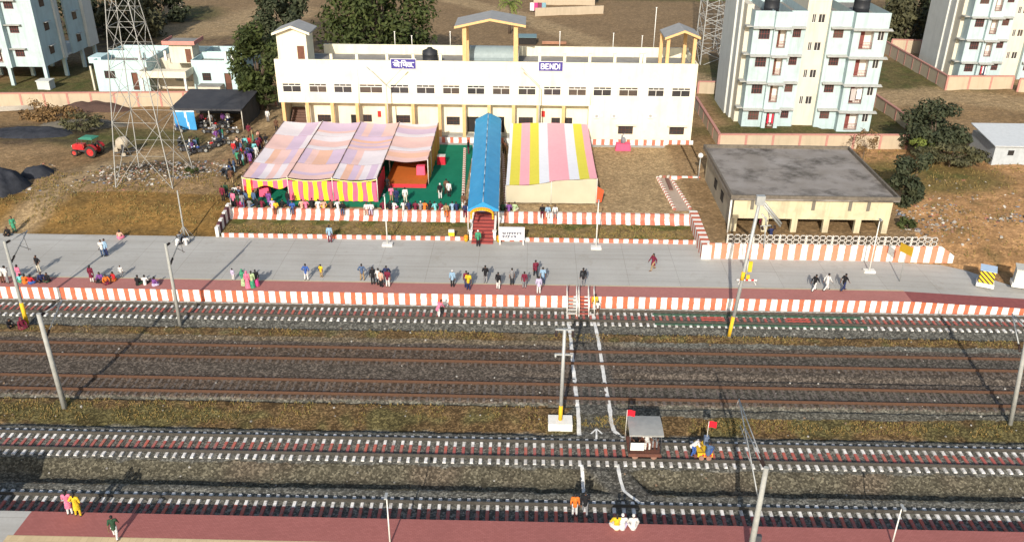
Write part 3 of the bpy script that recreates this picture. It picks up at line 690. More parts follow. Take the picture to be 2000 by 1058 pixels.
# block on stilts at the left edge
def stilt_block():
    Y=129.4; xr=U(98,168,2.2).x; x0=xr-17; zb=PY(88,131,Y).z; D=17
    T=thing('apartment_block','aqua apartment block raised on stilts at the left edge','apartment block',(xr-8,Y,2.2)); W=MB(); lz=[zb+2.75+3.5*k for k in range(4)]; TOP=lz[-1]+2
    hs=[];
    for z in lz:
        hs+=[(xr-4.1,xr-2.7,z-1.25,z-.2,'grid'),(xr-9.2,xr-6.2,z-2.2,z-.3,'balc'),(xr-14.5,xr-13,z-1.25,z-.2,'grid')]
    facade(W,x0,xr-5,zb,TOP,Y,[h[:4] for h in hs if h[1]<xr-5],.2); facade(W,xr-5,xr,zb,TOP,Y+.0,[h[:4] for h in hs if h[0]>xr-5],.2)
    W.box(xr-5.5,xr-4.6,Y-.9,Y-.002,zb,TOP-1,0)
    W.box(xr-.3,xr-.001,Y+.001,Y+6,zb+.001,TOP,0); W.box(xr-1.2,xr-.9,Y+6,Y+9,zb+.001,TOP,1); W.box(xr-.5,xr+.3,Y+5.6,Y+6.6,zb,TOP,1); W.box(xr-.3,xr+.0,Y+9,Y+D,zb+.001,TOP,0); W.box(xr-.1,xr+.5,Y+D-3,Y+D,zb,TOP,1)
    W.box(x0,xr-.3,Y+.3,Y+D,zb,zb+.3,1); W.box(x0,xr-.3,Y+.3,Y+D,TOP-1.2,TOP-1,1)
    part(T,'wall',W,[aqua,aqua2])
    for h in hs:
        if h[4]=='balc':
            o=MB(); o.box(h[0],h[1],Y+1.1,Y+1.15,h[2],h[3]); o.box(h[0],h[1],Y+.2,Y+1.1,h[2]-.05,h[2]); b=part(T,'balcony',o,whitein); o=MB(); o.box(h[0]+1.3,h[0]+2.2,Y+1.05,Y+1.09,h[2]+.02,h[3]-.2); part(b,'door',o,wood)
            o=MB(); o.box(h[0],h[1],Y+.08,Y+.12,h[2]+.62,h[2]+.68); [o.box(h[0]+.3*j,h[0]+.3*j+.03,Y+.08,Y+.12,h[2],h[2]+.62) for j in range(11)]; part(b,'railing',o,redgrill)
        else: window(T,*h[:4],Y+.1,redgrill,kind=h[4])
    for z in lz:
        for a,b in ((-4.6,-2.2),(-9.6,-5.7),(-15,-12.5)):
            o=MB(); o.box(xr+a,xr+b,Y-.6,Y-.002,z-.06,z+.05); part(T,'ledge',o,slabg)
    for yy in (Y+2.2,Y+11):
        for z in lz:
            h=(z-1.35,z-.2); o=MB(); o.box(xr+.002,xr+.05,yy,yy+1.3,h[0],h[1]); f=part(T,'window',o,brownf); o=MB(); o.box(xr+.05,xr+.06,yy+.1,yy+1.2,h[0]+.1,h[1]-.1); part(f,'pane',o,glass); o=MB(); o.box(xr+.002,xr+.5,yy-.1,yy+1.4,z-.1,z-.02); part(T,'ledge',o,slabg)
    for x in (xr-.55,xr-6,xr-11.2,xr-16.4):
        for y in (Y+.1,Y+6,Y+12,Y+D-.6):
            o=MB(); o.box(x,x+.5,y,y+.5,2.1,zb); part(T,'stilt',o,aqua)
    cloth(T,xr-9,xr-6.4,lz[0]-1.7,lz[0]-.5,Y-.1,[(.6,.6,.55),OR,OR,WH])
    return xr
XS=stilt_block()
o=MB(); q=U(87,176,2.2); o.box(q.x-1,q.x+.9,q.y,q.y+1.6,2.1,PY(87,160,q.y).z); o.box(q.x-1.1,q.x+1,q.y-.08,q.y+1.7,PY(87,160,q.y).z,PY(87,160,q.y).z+.12); solo('meter_cabinet',o,aqua2,'pale grey cabinet box at the corner stilt of the left apartment block','cabinet',(q.x,q.y,2.1))
# low house behind the lattice tower
def low_house():
    Y=126.5; b_=lambda a,c=160:PY(a,c,Y).x; z_=lambda c,a=250:PY(a,c,Y).z
    T=thing('low_house','single storey pale blue house with flat roofs and parapets behind the lattice tower','house',(b_(300),Y,2.2)); W=MB()
    pale=mat('pale_blue_house',(.46,.60,.60),(.4,.54,.55),streak=.3); x0,x1,x2,x3=b_(190),b_(292),b_(376),b_(475)
    zt=z_(118); zr=zt-.8; hs=[(b_(207),b_(228),z_(154),z_(139),'grid'),(b_(259),b_(271),2.5,z_(142),'door')]
    facade(W,x0,x1,2,zt,Y,[h[:4] for h in hs],.2); h2=[(b_(394),b_(411),z_(158),z_(143),'grid'),(b_(437),b_(450),2.5,z_(143),'door')]
    facade(W,x2,x3,2,zt,Y+.6,[h[:4] for h in h2],.2)
    facade(W,x1,x2,2,z_(142),Y+2.2,[(b_(332),b_(365),z_(165),z_(150))],.2,1)
    for a,b,yy in ((x0,x1,Y),(x2,x3,Y+.6)):
        W.box(a,a+.15,yy+.01,Y+10,2,zt,0); W.box(b-.15,b,yy+.01,Y+10,2,zt,0); W.box(a,b,Y+10,Y+10.15,2,zt,0); W.box(a+.15,b-.15,yy+.15,Y+10,zr-.2,zr,2)
        W.box(a+.15,b-.15,Y+5,Y+5.15,zr,zt+.3,0)
    W.box(x1,x2,Y+5,Y+10,2,zr,1); W.box(x1,x2,Y+9.8,Y+10,zr,zt,0)
    part(T,'wall',W,[pale,cream2,roofg])
    for h in hs: window(T,*h[:4],Y+.1,brownf,kind=h[4],gm=glass if h[4]=='grid' else wood)
    for h in h2: window(T,*h[:4],Y+.7,brownf,kind=h[4],gm=glass if h[4]=='grid' else wood)
    o=MB(); zp=z_(143); o.box(x1-.2,x2+.2,Y-2.6,Y+2.2,zp,zp+.15,0); o.box(x1-.2,x2+.2,Y-2.6,Y-2.45,zp+.15,zp+.95,0); o.box(x1-.2,x1-.05,Y-2.45,Y+2.2,zp+.15,zp+.95,0); o.box(x2+.05,x2+.2,Y-2.45,Y+2.2,zp+.15,zp+.95,0); part(T,'porch_roof',o,mat('cream_porch',(.7,.64,.5)))
    for x in (x1,x2-.1):
        o=MB(); o.box(x-.15,x+.15,Y-2.5,Y-2.2,2,zp); part(T,'post',o,white)
    o=MB(); xa,xb=b_(328),b_(373); zc=PY(350,84,Y+3).z; dr=(b_(361),b_(373),zr,zc-.7); facade(o,xa,xb,zr-.1,zc,Y+2.4,[],.1); o.quad((xb,Y+2.4,zr-.1),(xb,Y+5.2,zr-.1),(xb,Y+5.2,zc),(xb,Y+2.4,zc)); o.quad((xa,Y+5.2,zr-.1),(xa,Y+2.4,zr-.1),(xa,Y+2.4,zc),(xa,Y+5.2,zc)); k=part(T,'roof_cabin',o,cream2)
    o=MB(); o.box(xb-1.1,xb-.25,Y+2.37,Y+2.395,zr,zr+2); part(k,'door',o,wood)
    o=MB(); o.box(xa-.6,xb+.6,Y+1.8,Y+5.8,zc,zc+.14); o.box(xa-.7,xb+.7,Y+1.72,Y+1.8,zc-.05,zc+.5,1); o.box(xb+.6,xb+.7,Y+1.8,Y+5.8,zc-.05,zc+.5,1); o.box(xa-.7,xa-.6,Y+1.8,Y+5.8,zc-.05,zc+.5,1); part(T,'cabin_roof',o,[roofg,mat('pink_trim',(.55,.24,.2),(.48,.2,.17))])
    o=MB(); o.box(b_(175),b_(200),Y+1,Y+4,z_(128),z_(128)+.9); part(T,'side_roof',o,pale)
    for a in (177,):
        o=MB(); x=b_(a); o.box(x,x+.25,Y+.5,Y+.75,2,z_(132)); part(T,'post',o,cream2)
    for a in (250,277,303,423,437):
        o=MB(); x=b_(a,110); o.box(x-.18,x+.18,Y+3.5,Y+3.86,zr,zr+1.4); part(T,'roof_post',o,white)
low_house()
o=MB(); q=U(415,186,2.2); zt=PY(412,170,q.y).z; o.box(q.x-2,q.x+1.3,q.y,q.y+3,2,zt); o.box(q.x-2.1,q.x+1.4,q.y-.1,q.y+3.1,zt,zt+.1,1); solo('outhouse',o,[cream2,roofg],'small cream outhouse block behind the compound wall beside the bike shed','outhouse',(q.x,q.y,2))
# old open shed with flat stained roof, right
oldroof=mat('stained_roof',(.29,.265,.245),(.2,.175,.15),sc=.35,dirt=(.07,.06,.05),dsc=.3,damt=.95,bump=.3)
oldwall=mat('stained_cream_wall',(.58,.51,.345),(.5,.44,.29),sc=.7,streak=.55,dirt=(.3,.26,.19),dsc=.6,damt=.5)
grywall=mat('weathered_grey_wall',(.35,.31,.24),(.26,.23,.18),sc=.6,streak=.4)
def old_shed():
    zg=2.3; Y=PY(1413,455,78.0).y; Y=78.0; x0,x1=PY(1428,440,Y).x,PY(1735,440,Y).x; zl=PY(1580,428,Y).z; zr=PY(1590,390,Y).z; Y1=92.3
    T=thing('open_shed','old cream open fronted shed with a stained flat concrete roof','shed',((x0+x1)/2,Y,zg)); W=MB()
    W.box(x0,x1,Y,Y+.25,zl,zr,0); W.box(x0,x1,Y1-.25,Y1,zg-.2,zr,0)
    W.box(x0,x0+.25,Y+.001,Y1-.25,zg-.2,zr,1); W.box(x1-.25,x1,Y+.25,Y1-.25,zg-.2,zr,0)
    W.box(x0+.25,x1-.25,Y+4,Y+4.2,zg-.2,zl,0); W.box(x0-.05,x0-.002,Y+4.5,Y+5.7,zg+1.3,zg+2.3,2); W.box(x0-.05,x0-.002,Y+8,Y+9.2,zg+1.3,zg+2.3,2)
    part(T,'wall',W,[oldwall,grywall,dark])
    o=MB(); o.box(x0-.45,x1+.45,Y-.4,Y1+.5,zr,zr+.16); part(T,'roof',o,oldroof)
    o=MB(); o.box(x0-.45,x1+.45,Y-.4,Y-.2,zr+.161,zr+.5); o.box(x0-.45,x0-.25,Y-.2,Y1+.5,zr+.161,zr+.5); o.box(x1+.25,x1+.45,Y-.2,Y1+.5,zr+.161,zr+.5); o.box(x0-.25,x1+.25,Y1+.3,Y1+.5,zr+.161,zr+.5); part(T,'roof_kerb',o,mat('dark_stained_kerb',(.17,.145,.115),(.10,.085,.068),streak=.4))
    for a in (1432,1493,1550,1612,1674,1728):
        x=PY(a,445,Y).x; o=MB(); o.box(x-.28,x+.28,Y+.01,Y+.45,zg-.2,zl-.001); part(T,'post',o,oldwall)
    for a in (1590,1662,1470,1698):
        x=PY(a,395,Y).x; o=MB(); o.box(x-.16,x+.16,Y-.05,Y-.003,zr-1.1,zr-.02); part(T,'water_stain',o,mat('stain_dark',(.12,.11,.09))) if 0 else part(T,'rain_spout',o,mat('dark_spout',(.16,.145,.12)))
    o=MB(); q=PY(1419,395,Y-.4); o.tube((x0-.35,Y-.3,zr),(x0-.35,Y-.3,zg),.09); part(T,'drain_pipe',o,white)
    o=MB(); o.box(x0+.3,x1-.3,Y+3.2,Y+3.95,zg,zg+.5); part(T,'trough',o,mat('trough_concrete',(.5,.47,.42)))
    return x0,x1,Y,zr
SHX0,SHX1,SHY,SHZ=old_shed()
# ================================================================ WALLS, KERBS, STAIRS, FENCES
WHT=(.70,.69,.66); RED=(.50,.13,.075)
FZ=2.2
xg0=U(434,462,1.05).x; xst0=U(921,470,1.2).x; xst1=U(963,470,1.2).x; xg1=16.7
apm=stripes('apron_stripes',WHT,RED,1.0,U(1150,420,2).x,.52,wear=.4); lkm=stripes('kerb_stripes',WHT,RED,.98,U(1125.5,470,1.2).x,.5,wear=.3)
AP=[(81.5,1.38),(82.1,1.72),(82.2,1.85),(82.22,2.3),(82.6,2.3),(82.6,1.3),(81.5,1.2)]
def apron(a,b,lab):
    o=MB(); o.extr([(p,q) for p,q in AP][::-1],0,a,b); solo('striped_wall',o,apm,lab,'retaining wall',((a+b)/2,82,1.2))
apron(U(447,428,1.4).x,xst0-.25,'red and white striped retaining wall left of the red stairs, along the pink tent'); apron(xst1+.25,xg1-.1,'red and white striped retaining wall right of the red stairs, along the white and yellow tent')
for a,b,l in ((xg0,xst0-.45,'low red and white kerb left of the red stairs'),(xst1+.5,xg1-.1,'low red and white kerb right of the red stairs')):
    o=MB(); o.box(a,b,77.9,78.1,.9,1.42); solo('striped_kerb',o,lkm,l,'kerb',((a+b)/2,78,1))
def bank(x0,x1):
    def cf(x,y):
        n=nz(x,y,5,.6); n2=nz(x,y,6,2); k=ss(-.15,.4,n+.5*(abs(y-79.8)-1.0))
        return Vector((.27,.19,.085)).lerp(Vector((.12,.125,.035)),k)*(1+.3*n2)
    colmesh('grass_bank',lambda u,v:(x0+(x1-x0)*u,78.1+3.45*v,1.22+.2*v+.06*nz(x0+(x1-x0)*u,v*3.4,7,1.5)),cf,int((x1-x0)/.25),14,earth)
bank(xg0-.6,xst0-.2); bank(xst1+.2,xg1)
# stepped end wall, left
whp=white; drk=mat('dark_maroon_stripe',(.12,.05,.06),(.09,.04,.05))
o=MB(); q0=U(425,462,1.05); 
for k in range(7):
    y=q0.y+.62*k; o.box(q0.x-.16,q0.x+.16,y,y+.615,.9,2.05+.14*k,k%2)
solo('stepped_wall',o,[whp,drk],'stepped white and dark striped end wall at the left end of the grass bank','garden wall',(q0.x,q0.y,1))
# stepped striped wall on the right of the garden
o=MB()
for k in range(16): o.box(16.58,17.4,82.75-.5*(k+1)+.0,82.75-.5*k-.003,.95,2.62-.012*k+.0*(k%2),k%2)
o.box(16.55,17.45,74.5,74.7,.95,2.5,0); solo('stepped_wall',o,[whp,mat('brick_red_stripe',RED,(.42,.11,.065))],'striped side wall running back from the platform between garden and open shed','garden wall',(16.8,78,1))
rwz=PY(1600,479,74.72).z
o=MB(); o.add([(17.06,74.72,.95),(40.4,74.72,.95),(40.4,74.72,1.7),(39.1,74.72,rwz),(17.06,74.72,rwz),(17.06,74.95,.95),(40.4,74.95,.95),(40.4,74.95,1.7),(39.1,74.95,rwz),(17.06,74.95,rwz)],[(0,1,2,3,4),(9,8,7,6,5),(3,8,9,4),(1,6,7,2),(2,7,8,3)])
solo('striped_wall',o,stripes('right_wall_stripes',WHT,(.56,.2,.115),1.165,U(1643,495,1.8).x,.52,wear=.25),'tall red and white striped wall below the ring fence at the open shed','retaining wall',(28,74.8,1))
# precast ring fence
T=thing('ring_fence','pale precast fence of linked rings on top of the striped wall','fence',(28,74.84,rwz)); xf0,xf1=PY(1420,470,74.84).x,PY(1832,470,74.84).x
npan=8; pw=(xf1-xf0)/npan; fm=mat('fence_concrete',(.62,.58,.52),(.5,.46,.41),streak=.3)
for k in range(npan):
    o=MB(); x0=xf0+pw*k; nr=4; rw=pw/nr
    for i in range(nr):
        for r in range(2):
            cx=x0+rw*(i+.5+(.0 if r else 0)); cz=rwz+.26+.46*r
            pts=[(cx+rw*.5*a,74.84,cz+.23*b) for a,b in ((-.95,0),(-.5,.9),(.5,.9),(.95,0),(.5,-.9),(-.5,-.9),(-.95,0))]
            for a,b in zip(pts,pts[1:]): 
                d=Vector(b)-Vector(a); o.ob((Vector(a)+Vector(b))/2,(d.length+.03,.07,.065),0,0,0,-math.atan2(d.z,d.x)); cc=Vector((cx,74.84,cz)); a2=cc+(Vector(a)-cc)*.62; b2=cc+(Vector(b)-cc)*.62; o.ob((a2+b2)/2,(d.length*.62+.02,.05,.085),0,1,0,-math.atan2(d.z,d.x))
    part(T,'fence_panel',o,[fm,mat('fence_dark_ring',(.06,.055,.05),(.1,.09,.08))])
    o=MB(); o.box(x0-.045,x0+.045,74.79,74.9,rwz-.02,rwz+.98); part(T,'fence_post',o,fm)
# station plinth kerb
o=MB(); a=U(856,283,2.2).x; o.box(a,XR+.1,104.5,104.7,2.0,2.95); solo('striped_kerb',o,stripes('plinth_stripes',RED,WHT,1.055,U(1161.5,282,2.5).x,.4,wear=.3),'red and white striped plinth wall along the foot of the station','kerb',(5,104.6,2.2))
o=MB(); o.box(a,XR+.1,103.9,104.49,2.15,2.28); solo('apron_path',o,conc,'narrow pale concrete apron strip in front of the striped station plinth','path edge',(5,104.2,2.2))
# sawtooth brick kerbs
tooth=[mat('tooth_white',(.72,.68,.62),(.6,.56,.5)),mat('tooth_red',(.42,.16,.12),(.34,.13,.1))]
def sawkerb(pts,lab,z=FZ):
    P=[U(a,b,z) for a,b in pts]; o=MB(); i=0
    for p,q in zip(P,P[1:]):
        L=(q-p).length; n=int(L/.36); a=math.atan2(q.y-p.y,q.x-p.x)
        for k in range(n):
            c=p.lerp(q,(k+.5)/n); o.ob((c.x,c.y,z+.09),(.3,.17,.32),a+.75,i%2); i+=1
    solo('brick_kerb',o,tooth,lab,'kerb',P[0],group='sawtooth brick kerbs')
sawkerb([(1330,288),(1358,345)],'sawtooth brick kerb on the garden side of the path at the station corner')
sawkerb([(1347,282),(1366,322)],'sawtooth brick kerb on the shed side of the path at the station corner')
sawkerb([(1284,348),(1318,412)],'sawtooth brick kerb left of the paved strip that ends at the striped stepped wall')
sawkerb([(1286,347),(1309,347)],'shortest sawtooth brick kerb, across the far end of the paved strip')
sawkerb([(1312,353),(1349,411)],'sawtooth brick kerb right of the paved strip, joining the stepped striped wall')
sawkerb([(908,292),(904,408)],'sawtooth brick kerb along the green carpet left of the blue canopy'); sawkerb([(982,300),(988,404)],'sawtooth brick kerb between the blue canopy and the white and yellow tent')
o=MB(); q=U(1337,351,FZ); o.box(q.x-1.7,q.x+1.7,q.y-.1,q.y+.15,2.1,2.6); solo('striped_kerb',o,stripes('short_wall_stripes',RED,WHT,1.2,q.x-.6,.45),'short red and white striped wall beside the lone white globe lamp','kerb',q)
o=MB(); a,b=U(1302,352,FZ),U(1311,374,FZ); o.ob(((a.x+b.x)/2,(a.y+b.y)/2,2.42),(.4,(b-a).length,.09),math.atan2(b.y-a.y,b.x-a.x)+PI/2)
for c in (a.lerp(b,.15),a.lerp(b,.85)): o.ob((c.x,c.y,2.28),(.36,.18,.2))
solo('bench',o,mat('bench_brown',(.2,.1,.08),(.15,.08,.06)),'brown slab bench between the sawtooth kerbs','bench',a)
pvm=mat('paved_pink_path',(.42,.33,.26),(.36,.28,.22)); A_,B_,C_,D_=U(1285,349,FZ),U(1310,349,FZ),U(1349,413,FZ),U(1319,413,FZ)
o=MB(); o.add([v+Vector((0,0,.06)) for v in (D_,C_,B_,A_)],[(0,1,2,3)]); A_,B_,C_,D_=U(1331,289,FZ),U(1347,284,FZ),U(1366,335,FZ),U(1357,345,FZ); o.add([v+Vector((0,0,.06)) for v in (D_,C_,B_,A_)],[(0,1,2,3)]); struct('path',o,pvm)
# stairs with white sides
ST=thing('red_stairs','red stairs rising from the platform under the blue canopy','stairs',((xst0+xst1)/2,77.3,1.05)); redmat=mat('red_step_mat',(.33,.07,.06),(.26,.055,.05))
N=9
for k in range(N):
    y=77.2+.58*k; o=MB(); o.box(xst0,xst1,y,y+.6 if k<N-1 else y+1.2,.9,1.05+1.18*(k+1)/N); part(ST,'step',o,redmat)
for x in (xst0-.22,xst1+.02):
    o=MB(); o.extr([(78.2,1.0),(82.4,1.0),(82.4,2.55),(78.2,1.45)],0,x,x+.2); part(ST,'side_wall',o,white)
for x in (xst0-.12,xst1+.12):
    for y,z in ((78.3,1.4),(81.9,2.4)):
        o=MB(); o.box(x-.14,x+.14,y-.14,y+.14,1.0,z+.55); o.box(x-.2,x+.2,y-.2,y+.2,z+.551,z+.63); part(ST,'newel_post',o,white)
gm_=mat('marigold',(.75,.30,.02),(.6,.2,.015),sc=9)
for x in (xst0-.55,xst1+.55):
    o=MB(); o.lathe((x,77.75,1.05),[(0,0),(.16,0),(.22,.3),(.24,.34),(.19,.34)],12); o.ell((x,77.75,1.55),.24,.24,.2,1); solo('flower_pot',o,[yellow,gm_],'yellow pot of marigolds beside the red stairs, %s side'%('left' if x<xst0 else 'right'),'flower pot',(x,77.75,1.05))
LA=U(913,410,4.5)
o=MB(); xm=(xst0+xst1)/2
def arch(t,r): return (xm-1.05*math.cos(PI*t),LA.y-.06,4.15+.5*r*math.sin(PI*t))
for i in range(26):
    a=arch(i/26,1.15); o.ell((a[0],a[1]-.05+.05*(i%2),a[2]),.13,.12,.12,0,6,5)
    a=arch((i+.5)/26,.85); o.ell((a[0],a[1]-.08,a[2]),.08,.08,.1,i%2,6,5)
for s in (0,1):
    for k in range(4): a=arch(s,1.1); o.ell((a[0],a[1],a[2]-.16*k),.1,.1,.12,k%2,6,5)
solo('flower_garland',o,[gm_,mat('garland_yellow',(.78,.5,.03),(.7,.4,.02))],'orange and yellow marigold garland arched over the red stairs','garland',(xm,77,2.6))
# blue canopy
CV=thing('blue_canopy','long blue sheet canopy with a ridge leading to the station','canopy',(xm,90,2.2)); blu=mat('blue_sheet',(.03,.24,.46),(.04,.27,.52),sc=.8,rough=.55,spec=.12,dirt=(.06,.32,.56),dsc=.5,damt=.5)
LA,LB=(U(913,410,4.5),U(929,233,5.0)); RA,RB=(U(974,410,4.5),U(979,232,5.0))
def cvp(u,v):   # u across, v along
    l=LA.lerp(LB,v); r=RA.lerp(RB,v); p=l.lerp(r,u); p=Vector((p.x,p.y,p.z+.85*(1-abs(2*u-1))+.035*nz(p.x,p.y,3,.8))); return p
o=MB(); o.grid(cvp,8,40); part(CV,'roof_sheet',o,blu)
for v in (0,1):
    o=MB(); pts=[cvp(i/8,v) for i in range(9)]; o.add(pts+[Vector((p.x,p.y,LA.z-.15 if v==0 else LB.z-.15)) for p in pts],[(i,i+1,i+10,i+9) for i in range(8)]); part(CV,'valance',o,blu)
o=MB(); o.path([cvp(.5,k/12)+Vector((0,0,.02)) for k in range(13)],.045); part(CV,'ridge_pole',o,mat('ridge_grey',(.3,.38,.45)))
for k in range(7):
    for l,r_ in ((LA,LB),(RA,RB)):
        p=l.lerp(r_,.03+.94*k/6); o=MB(); o.tube((p.x,p.y,1.6 if p.y<82 else 2.1),(p.x,p.y,p.z),.05); part(CV,'pole',o,white)
o=MB(); a=U(930,285,FZ);b=U(978,285,FZ); o.quad((LA.x+.2,82.6,2.27),(RA.x-.2,82.6,2.27),(RB.x-.2,104,2.27),(LB.x+.2,104,2.27)); struct('red_carpet',o,mat('maroon_carpet',(.16,.06,.05),(.12,.05,.04)))
# green carpet
o=MB(); gx0,gx1=U(487,397,FZ).x,U(904,400,FZ).x; o.grid(lambda u,v:(gx0+(gx1-gx0)*u,83.2+20.6*v,2.262+.012*nz(u*20,v*20,1)),24,24); struct('green_carpet',o,mat('green_carpet',(.012,.17,.10),(.01,.14,.083),sc=.7,spec=.05,dirt=(.018,.19,.115),dsc=.3,damt=.5))
# ================================================================ TENTS
pinkA=mat('tent_pale_pink',(.69,.46,.42),(.65,.43,.39),rough=.8); lil=mat('tent_lilac',(.55,.42,.53),(.52,.4,.5),rough=.8); pea=mat('tent_peach',(.68,.41,.30),(.64,.38,.28),rough=.8); gry=mat('tent_grey_pink',(.66,.60,.62),(.62,.56,.58),rough=.8)
ctP=mat('curtain_pink',(.80,.13,.22),(.72,.11,.2)); ctY=mat('curtain_yellow',(.72,.58,.03),(.66,.52,.03)); ctR=mat('curtain_red',(.62,.04,.05),(.5,.03,.04))
TN=thing('marquee_tent','large pink and lilac patchwork marquee left of the blue canopy','tent',(-22,94,FZ))
bxs=[-30.0,-25.25,-20.55,-15.85,-11.1]; ZB=5.55
yF=84.7; zF=PY(650,348,yF).z
def tz(x,y):
    t=(y-yF)/(102.2-yF); i=max(0,min(3,sum(x>b for b in bxs[1:4]))); u=(x-bxs[i])/(bxs[i+1]-bxs[i]); tv=((y-yF)/4.4)%1
    return zF+(ZB-zF)*t-.32*math.sin(PI*u)**1*1.0*(.6+.4*math.sin(PI*tv))+.05*nz(x,y,2,.7)
ROWS=[84.7,88.9,93.2,97.6,102.2]
for i in range(4):
    for j in range(4):
        y0,y1=ROWS[j],ROWS[j+1]
        if i==3 and j==0: continue
        if i==3 and j==1: y0=90.1
        x0,x1=bxs[i]+.03,bxs[i+1]-.03; alongx=(i+j*2+(i*j)%3)%2; ns=R.choice((5,6,7)); cols=[R.choice((0,0,1,2,0,3,1)) for _ in range(12)]
        if (i+j)%3==0: cols=[R.choice((3,3,0,1)) for _ in range(12)]
        o=MB(); o.grid(lambda u,v:(x0+(x1-x0)*u,y0+.02+(y1-y0-.04)*v,tz(x0+(x1-x0)*u,y0+(y1-y0)*v)),12,12,mf=lambda a,b:cols[int((b if alongx else a)/12*ns)])
        part(TN,'roof_panel',o,[pinkA,lil,pea,gry])
pole=mat('tent_pole',(.6,.57,.5),(.5,.47,.42))
for i,x in enumerate(bxs):
    for y in (yF,93.2,102.1):
        if i==4 and y==yF: y=90.1
        o=MB(); o.tube((x,y,2.2),(x,y,tz(min(x,bxs[4]-.01),y)+.1),.05); part(TN,'pole',o,pole)
    o=MB(); o.path([(x,yF+(102.2-yF)*k/8 if i<4 else 90.1+12.1*k/8,tz(x,yF+(102.2-yF)*k/8)+.04) for k in range(9)],.05); part(TN,'seam_rope',o,mat('dark_rope',(.18,.12,.1)))
def curtain(p,x0,x1,z0,z1,y,n,cols,name='curtain',wav=.07,top=None,dy=0):
    m=n*6; o=MB(); o.grid(lambda u,v:(x0+(x1-x0)*u+(.05*math.sin(5*v+u*9) if v<.9 else 0),y+wav*math.sin(u*n*4.2)+dy*u,z0+(z1-z0)*v),m,6,mf=lambda a,b:min(n-1,a//6)%len(cols)); return part(p,name,o,cols)
for i in (1,2):
    curtain(TN,bxs[i]+.05,bxs[i+1]-.05,2.32,zF-.35,yF-.04,9,[ctP,ctY])
for i in range(3):
    o=MB(); x0,x1=bxs[i],bxs[i+1]; o.grid(lambda u,v:(x0+(x1-x0)*u,yF-.06,zF-.05-.25*math.sin(PI*u)-.1*v),10,1); part(TN,'valance_band',o,mat('valance_cream',(.78,.66,.3),(.74,.6,.24)))
# bay 0: swag and side curtain
o=MB(); x0,x1=bxs[0],bxs[1]; o.grid(lambda u,v:(x0+(x1-x0)*u,yF-.03,zF-.3*math.sin(PI*u)-.12-(.75+.25*math.sin(3*PI*u))*v),18,3,mf=lambda a,b:(a//2)%2); part(TN,'swag',o,[ctP,ctY])
curtain(TN,bxs[0]+.02,bxs[0]+1.1,2.3,zF-.2,yF,3,[ctR,ctY],name='side_curtain')
sidec=mat('tent_side_orange',(.5,.22,.05),(.42,.17,.04))
o=MB(); o.grid(lambda u,v:(bxs[4]+.05*math.sin(u*40),90.2+12*u,2.3+(tz(bxs[4]-.01,90.2+12*u)-2.35)*v),60,2,mf=lambda a,b:(a//3)%2); part(TN,'side_curtain',o,[sidec,mat('tent_side_gold',(.5,.3,.05),(.45,.26,.04))])
o=MB(); o.grid(lambda u,v:(bxs[3]+.05*math.sin(u*30),85+5*u,2.3+(zF-2.6)*v),20,2); part(TN,'side_curtain',o,ctR)
o=MB(); o.grid(lambda u,v:(bxs[0]+18.9*u,102.1+.05*math.sin(u*90),2.3+2.9*v),60,2,mf=lambda a,b:(a//3)%2); part(TN,'back_curtain',o,[ctR,ctP])
SG=thing('stage','low stage with an orange cloth floor under the right bay of the pink tent','stage',(-13.4,94,FZ)); a=U(752,372,2.75)
o=MB(); o.box(bxs[3]+.15,bxs[4]-.15,88.9,101,2.25,2.72); part(SG,'platform',o,ctR); o=MB(); o.grid(lambda u,v:(bxs[3]+.12+4.5*u,88.85+12.1*v,2.73+.01*nz(u*9,v*9,1)),8,14); part(SG,'orange_carpet',o,mat('orange_carpet',(.50,.13,.02),(.44,.11,.018)))
pinkb=mat('hot_pink_cloth',(.78,.10,.19),(.7,.09,.17)); redb=mat('crimson_cloth',(.5,.02,.04),(.42,.02,.035))
def skirted(px,py,w,d,h,lab,z=FZ,m=pinkb,topm=white):
    q=U(px,py,z+.06); T=thing('skirted_table',lab,'table',(q.x,q.y,z+.06)); o=MB(); n=40
    def f(u,v):
        t=u*4; k=int(min(3.999,t)); s=t-k; c=[(-1,-1),(1,-1),(1,1),(-1,1),(-1,-1)]; X=c[k][0]+(c[k+1][0]-c[k][0])*s; Y=c[k][1]+(c[k+1][1]-c[k][1])*s; e=1+.1*(1-v)+.04*math.sin(u*70)*(1-v)
        return (q.x+X*w/2*e,q.y+d/2+Y*d/2*e,z+.06+h*v)
    o.grid(f,n,3); part(T,'table_skirt',o,m); o=MB(); o.box(q.x-w/2-.02,q.x+w/2+.02,q.y-.02,q.y+d+.02,z+.06+h,z+.1+h); part(T,'tabletop',o,topm); return q
q=skirted(517,384,1.0,.7,1.0,'pink skirted table under the left open bay of the pink tent',m=pinkb,topm=redb)
q=skirted(862,322,.9,.8,1.0,'red skirted table with a white top on the green carpet',m=redb,topm=aqua2); q=skirted(822,342,.9,.6,1.0,'pink skirted lectern table on the orange stage',z=2.72,topm=pinkb)
q=skirted(1217,295,1.7,.8,.85,'pink skirted table in front of the striped station plinth',topm=pinkb); o=MB(); o.ell((q.x,q.y+.4,FZ+1.3),.3,.25,.42); o.tube((q.x-.2,q.y+.4,FZ+.95),(q.x-.2,q.y+.4,FZ+1.9),.12); o.tube((q.x-.2,q.y+.4,FZ+1.9),(q.x+.1,q.y+.5,FZ+2.15),.06); solo('covered_object',o,mat('grey_sheet',(.3,.3,.31),(.12,.12,.15)),'grey and dark draped object standing on the pink table at the plinth','draped object',(q.x,q.y+.4,FZ+.95))
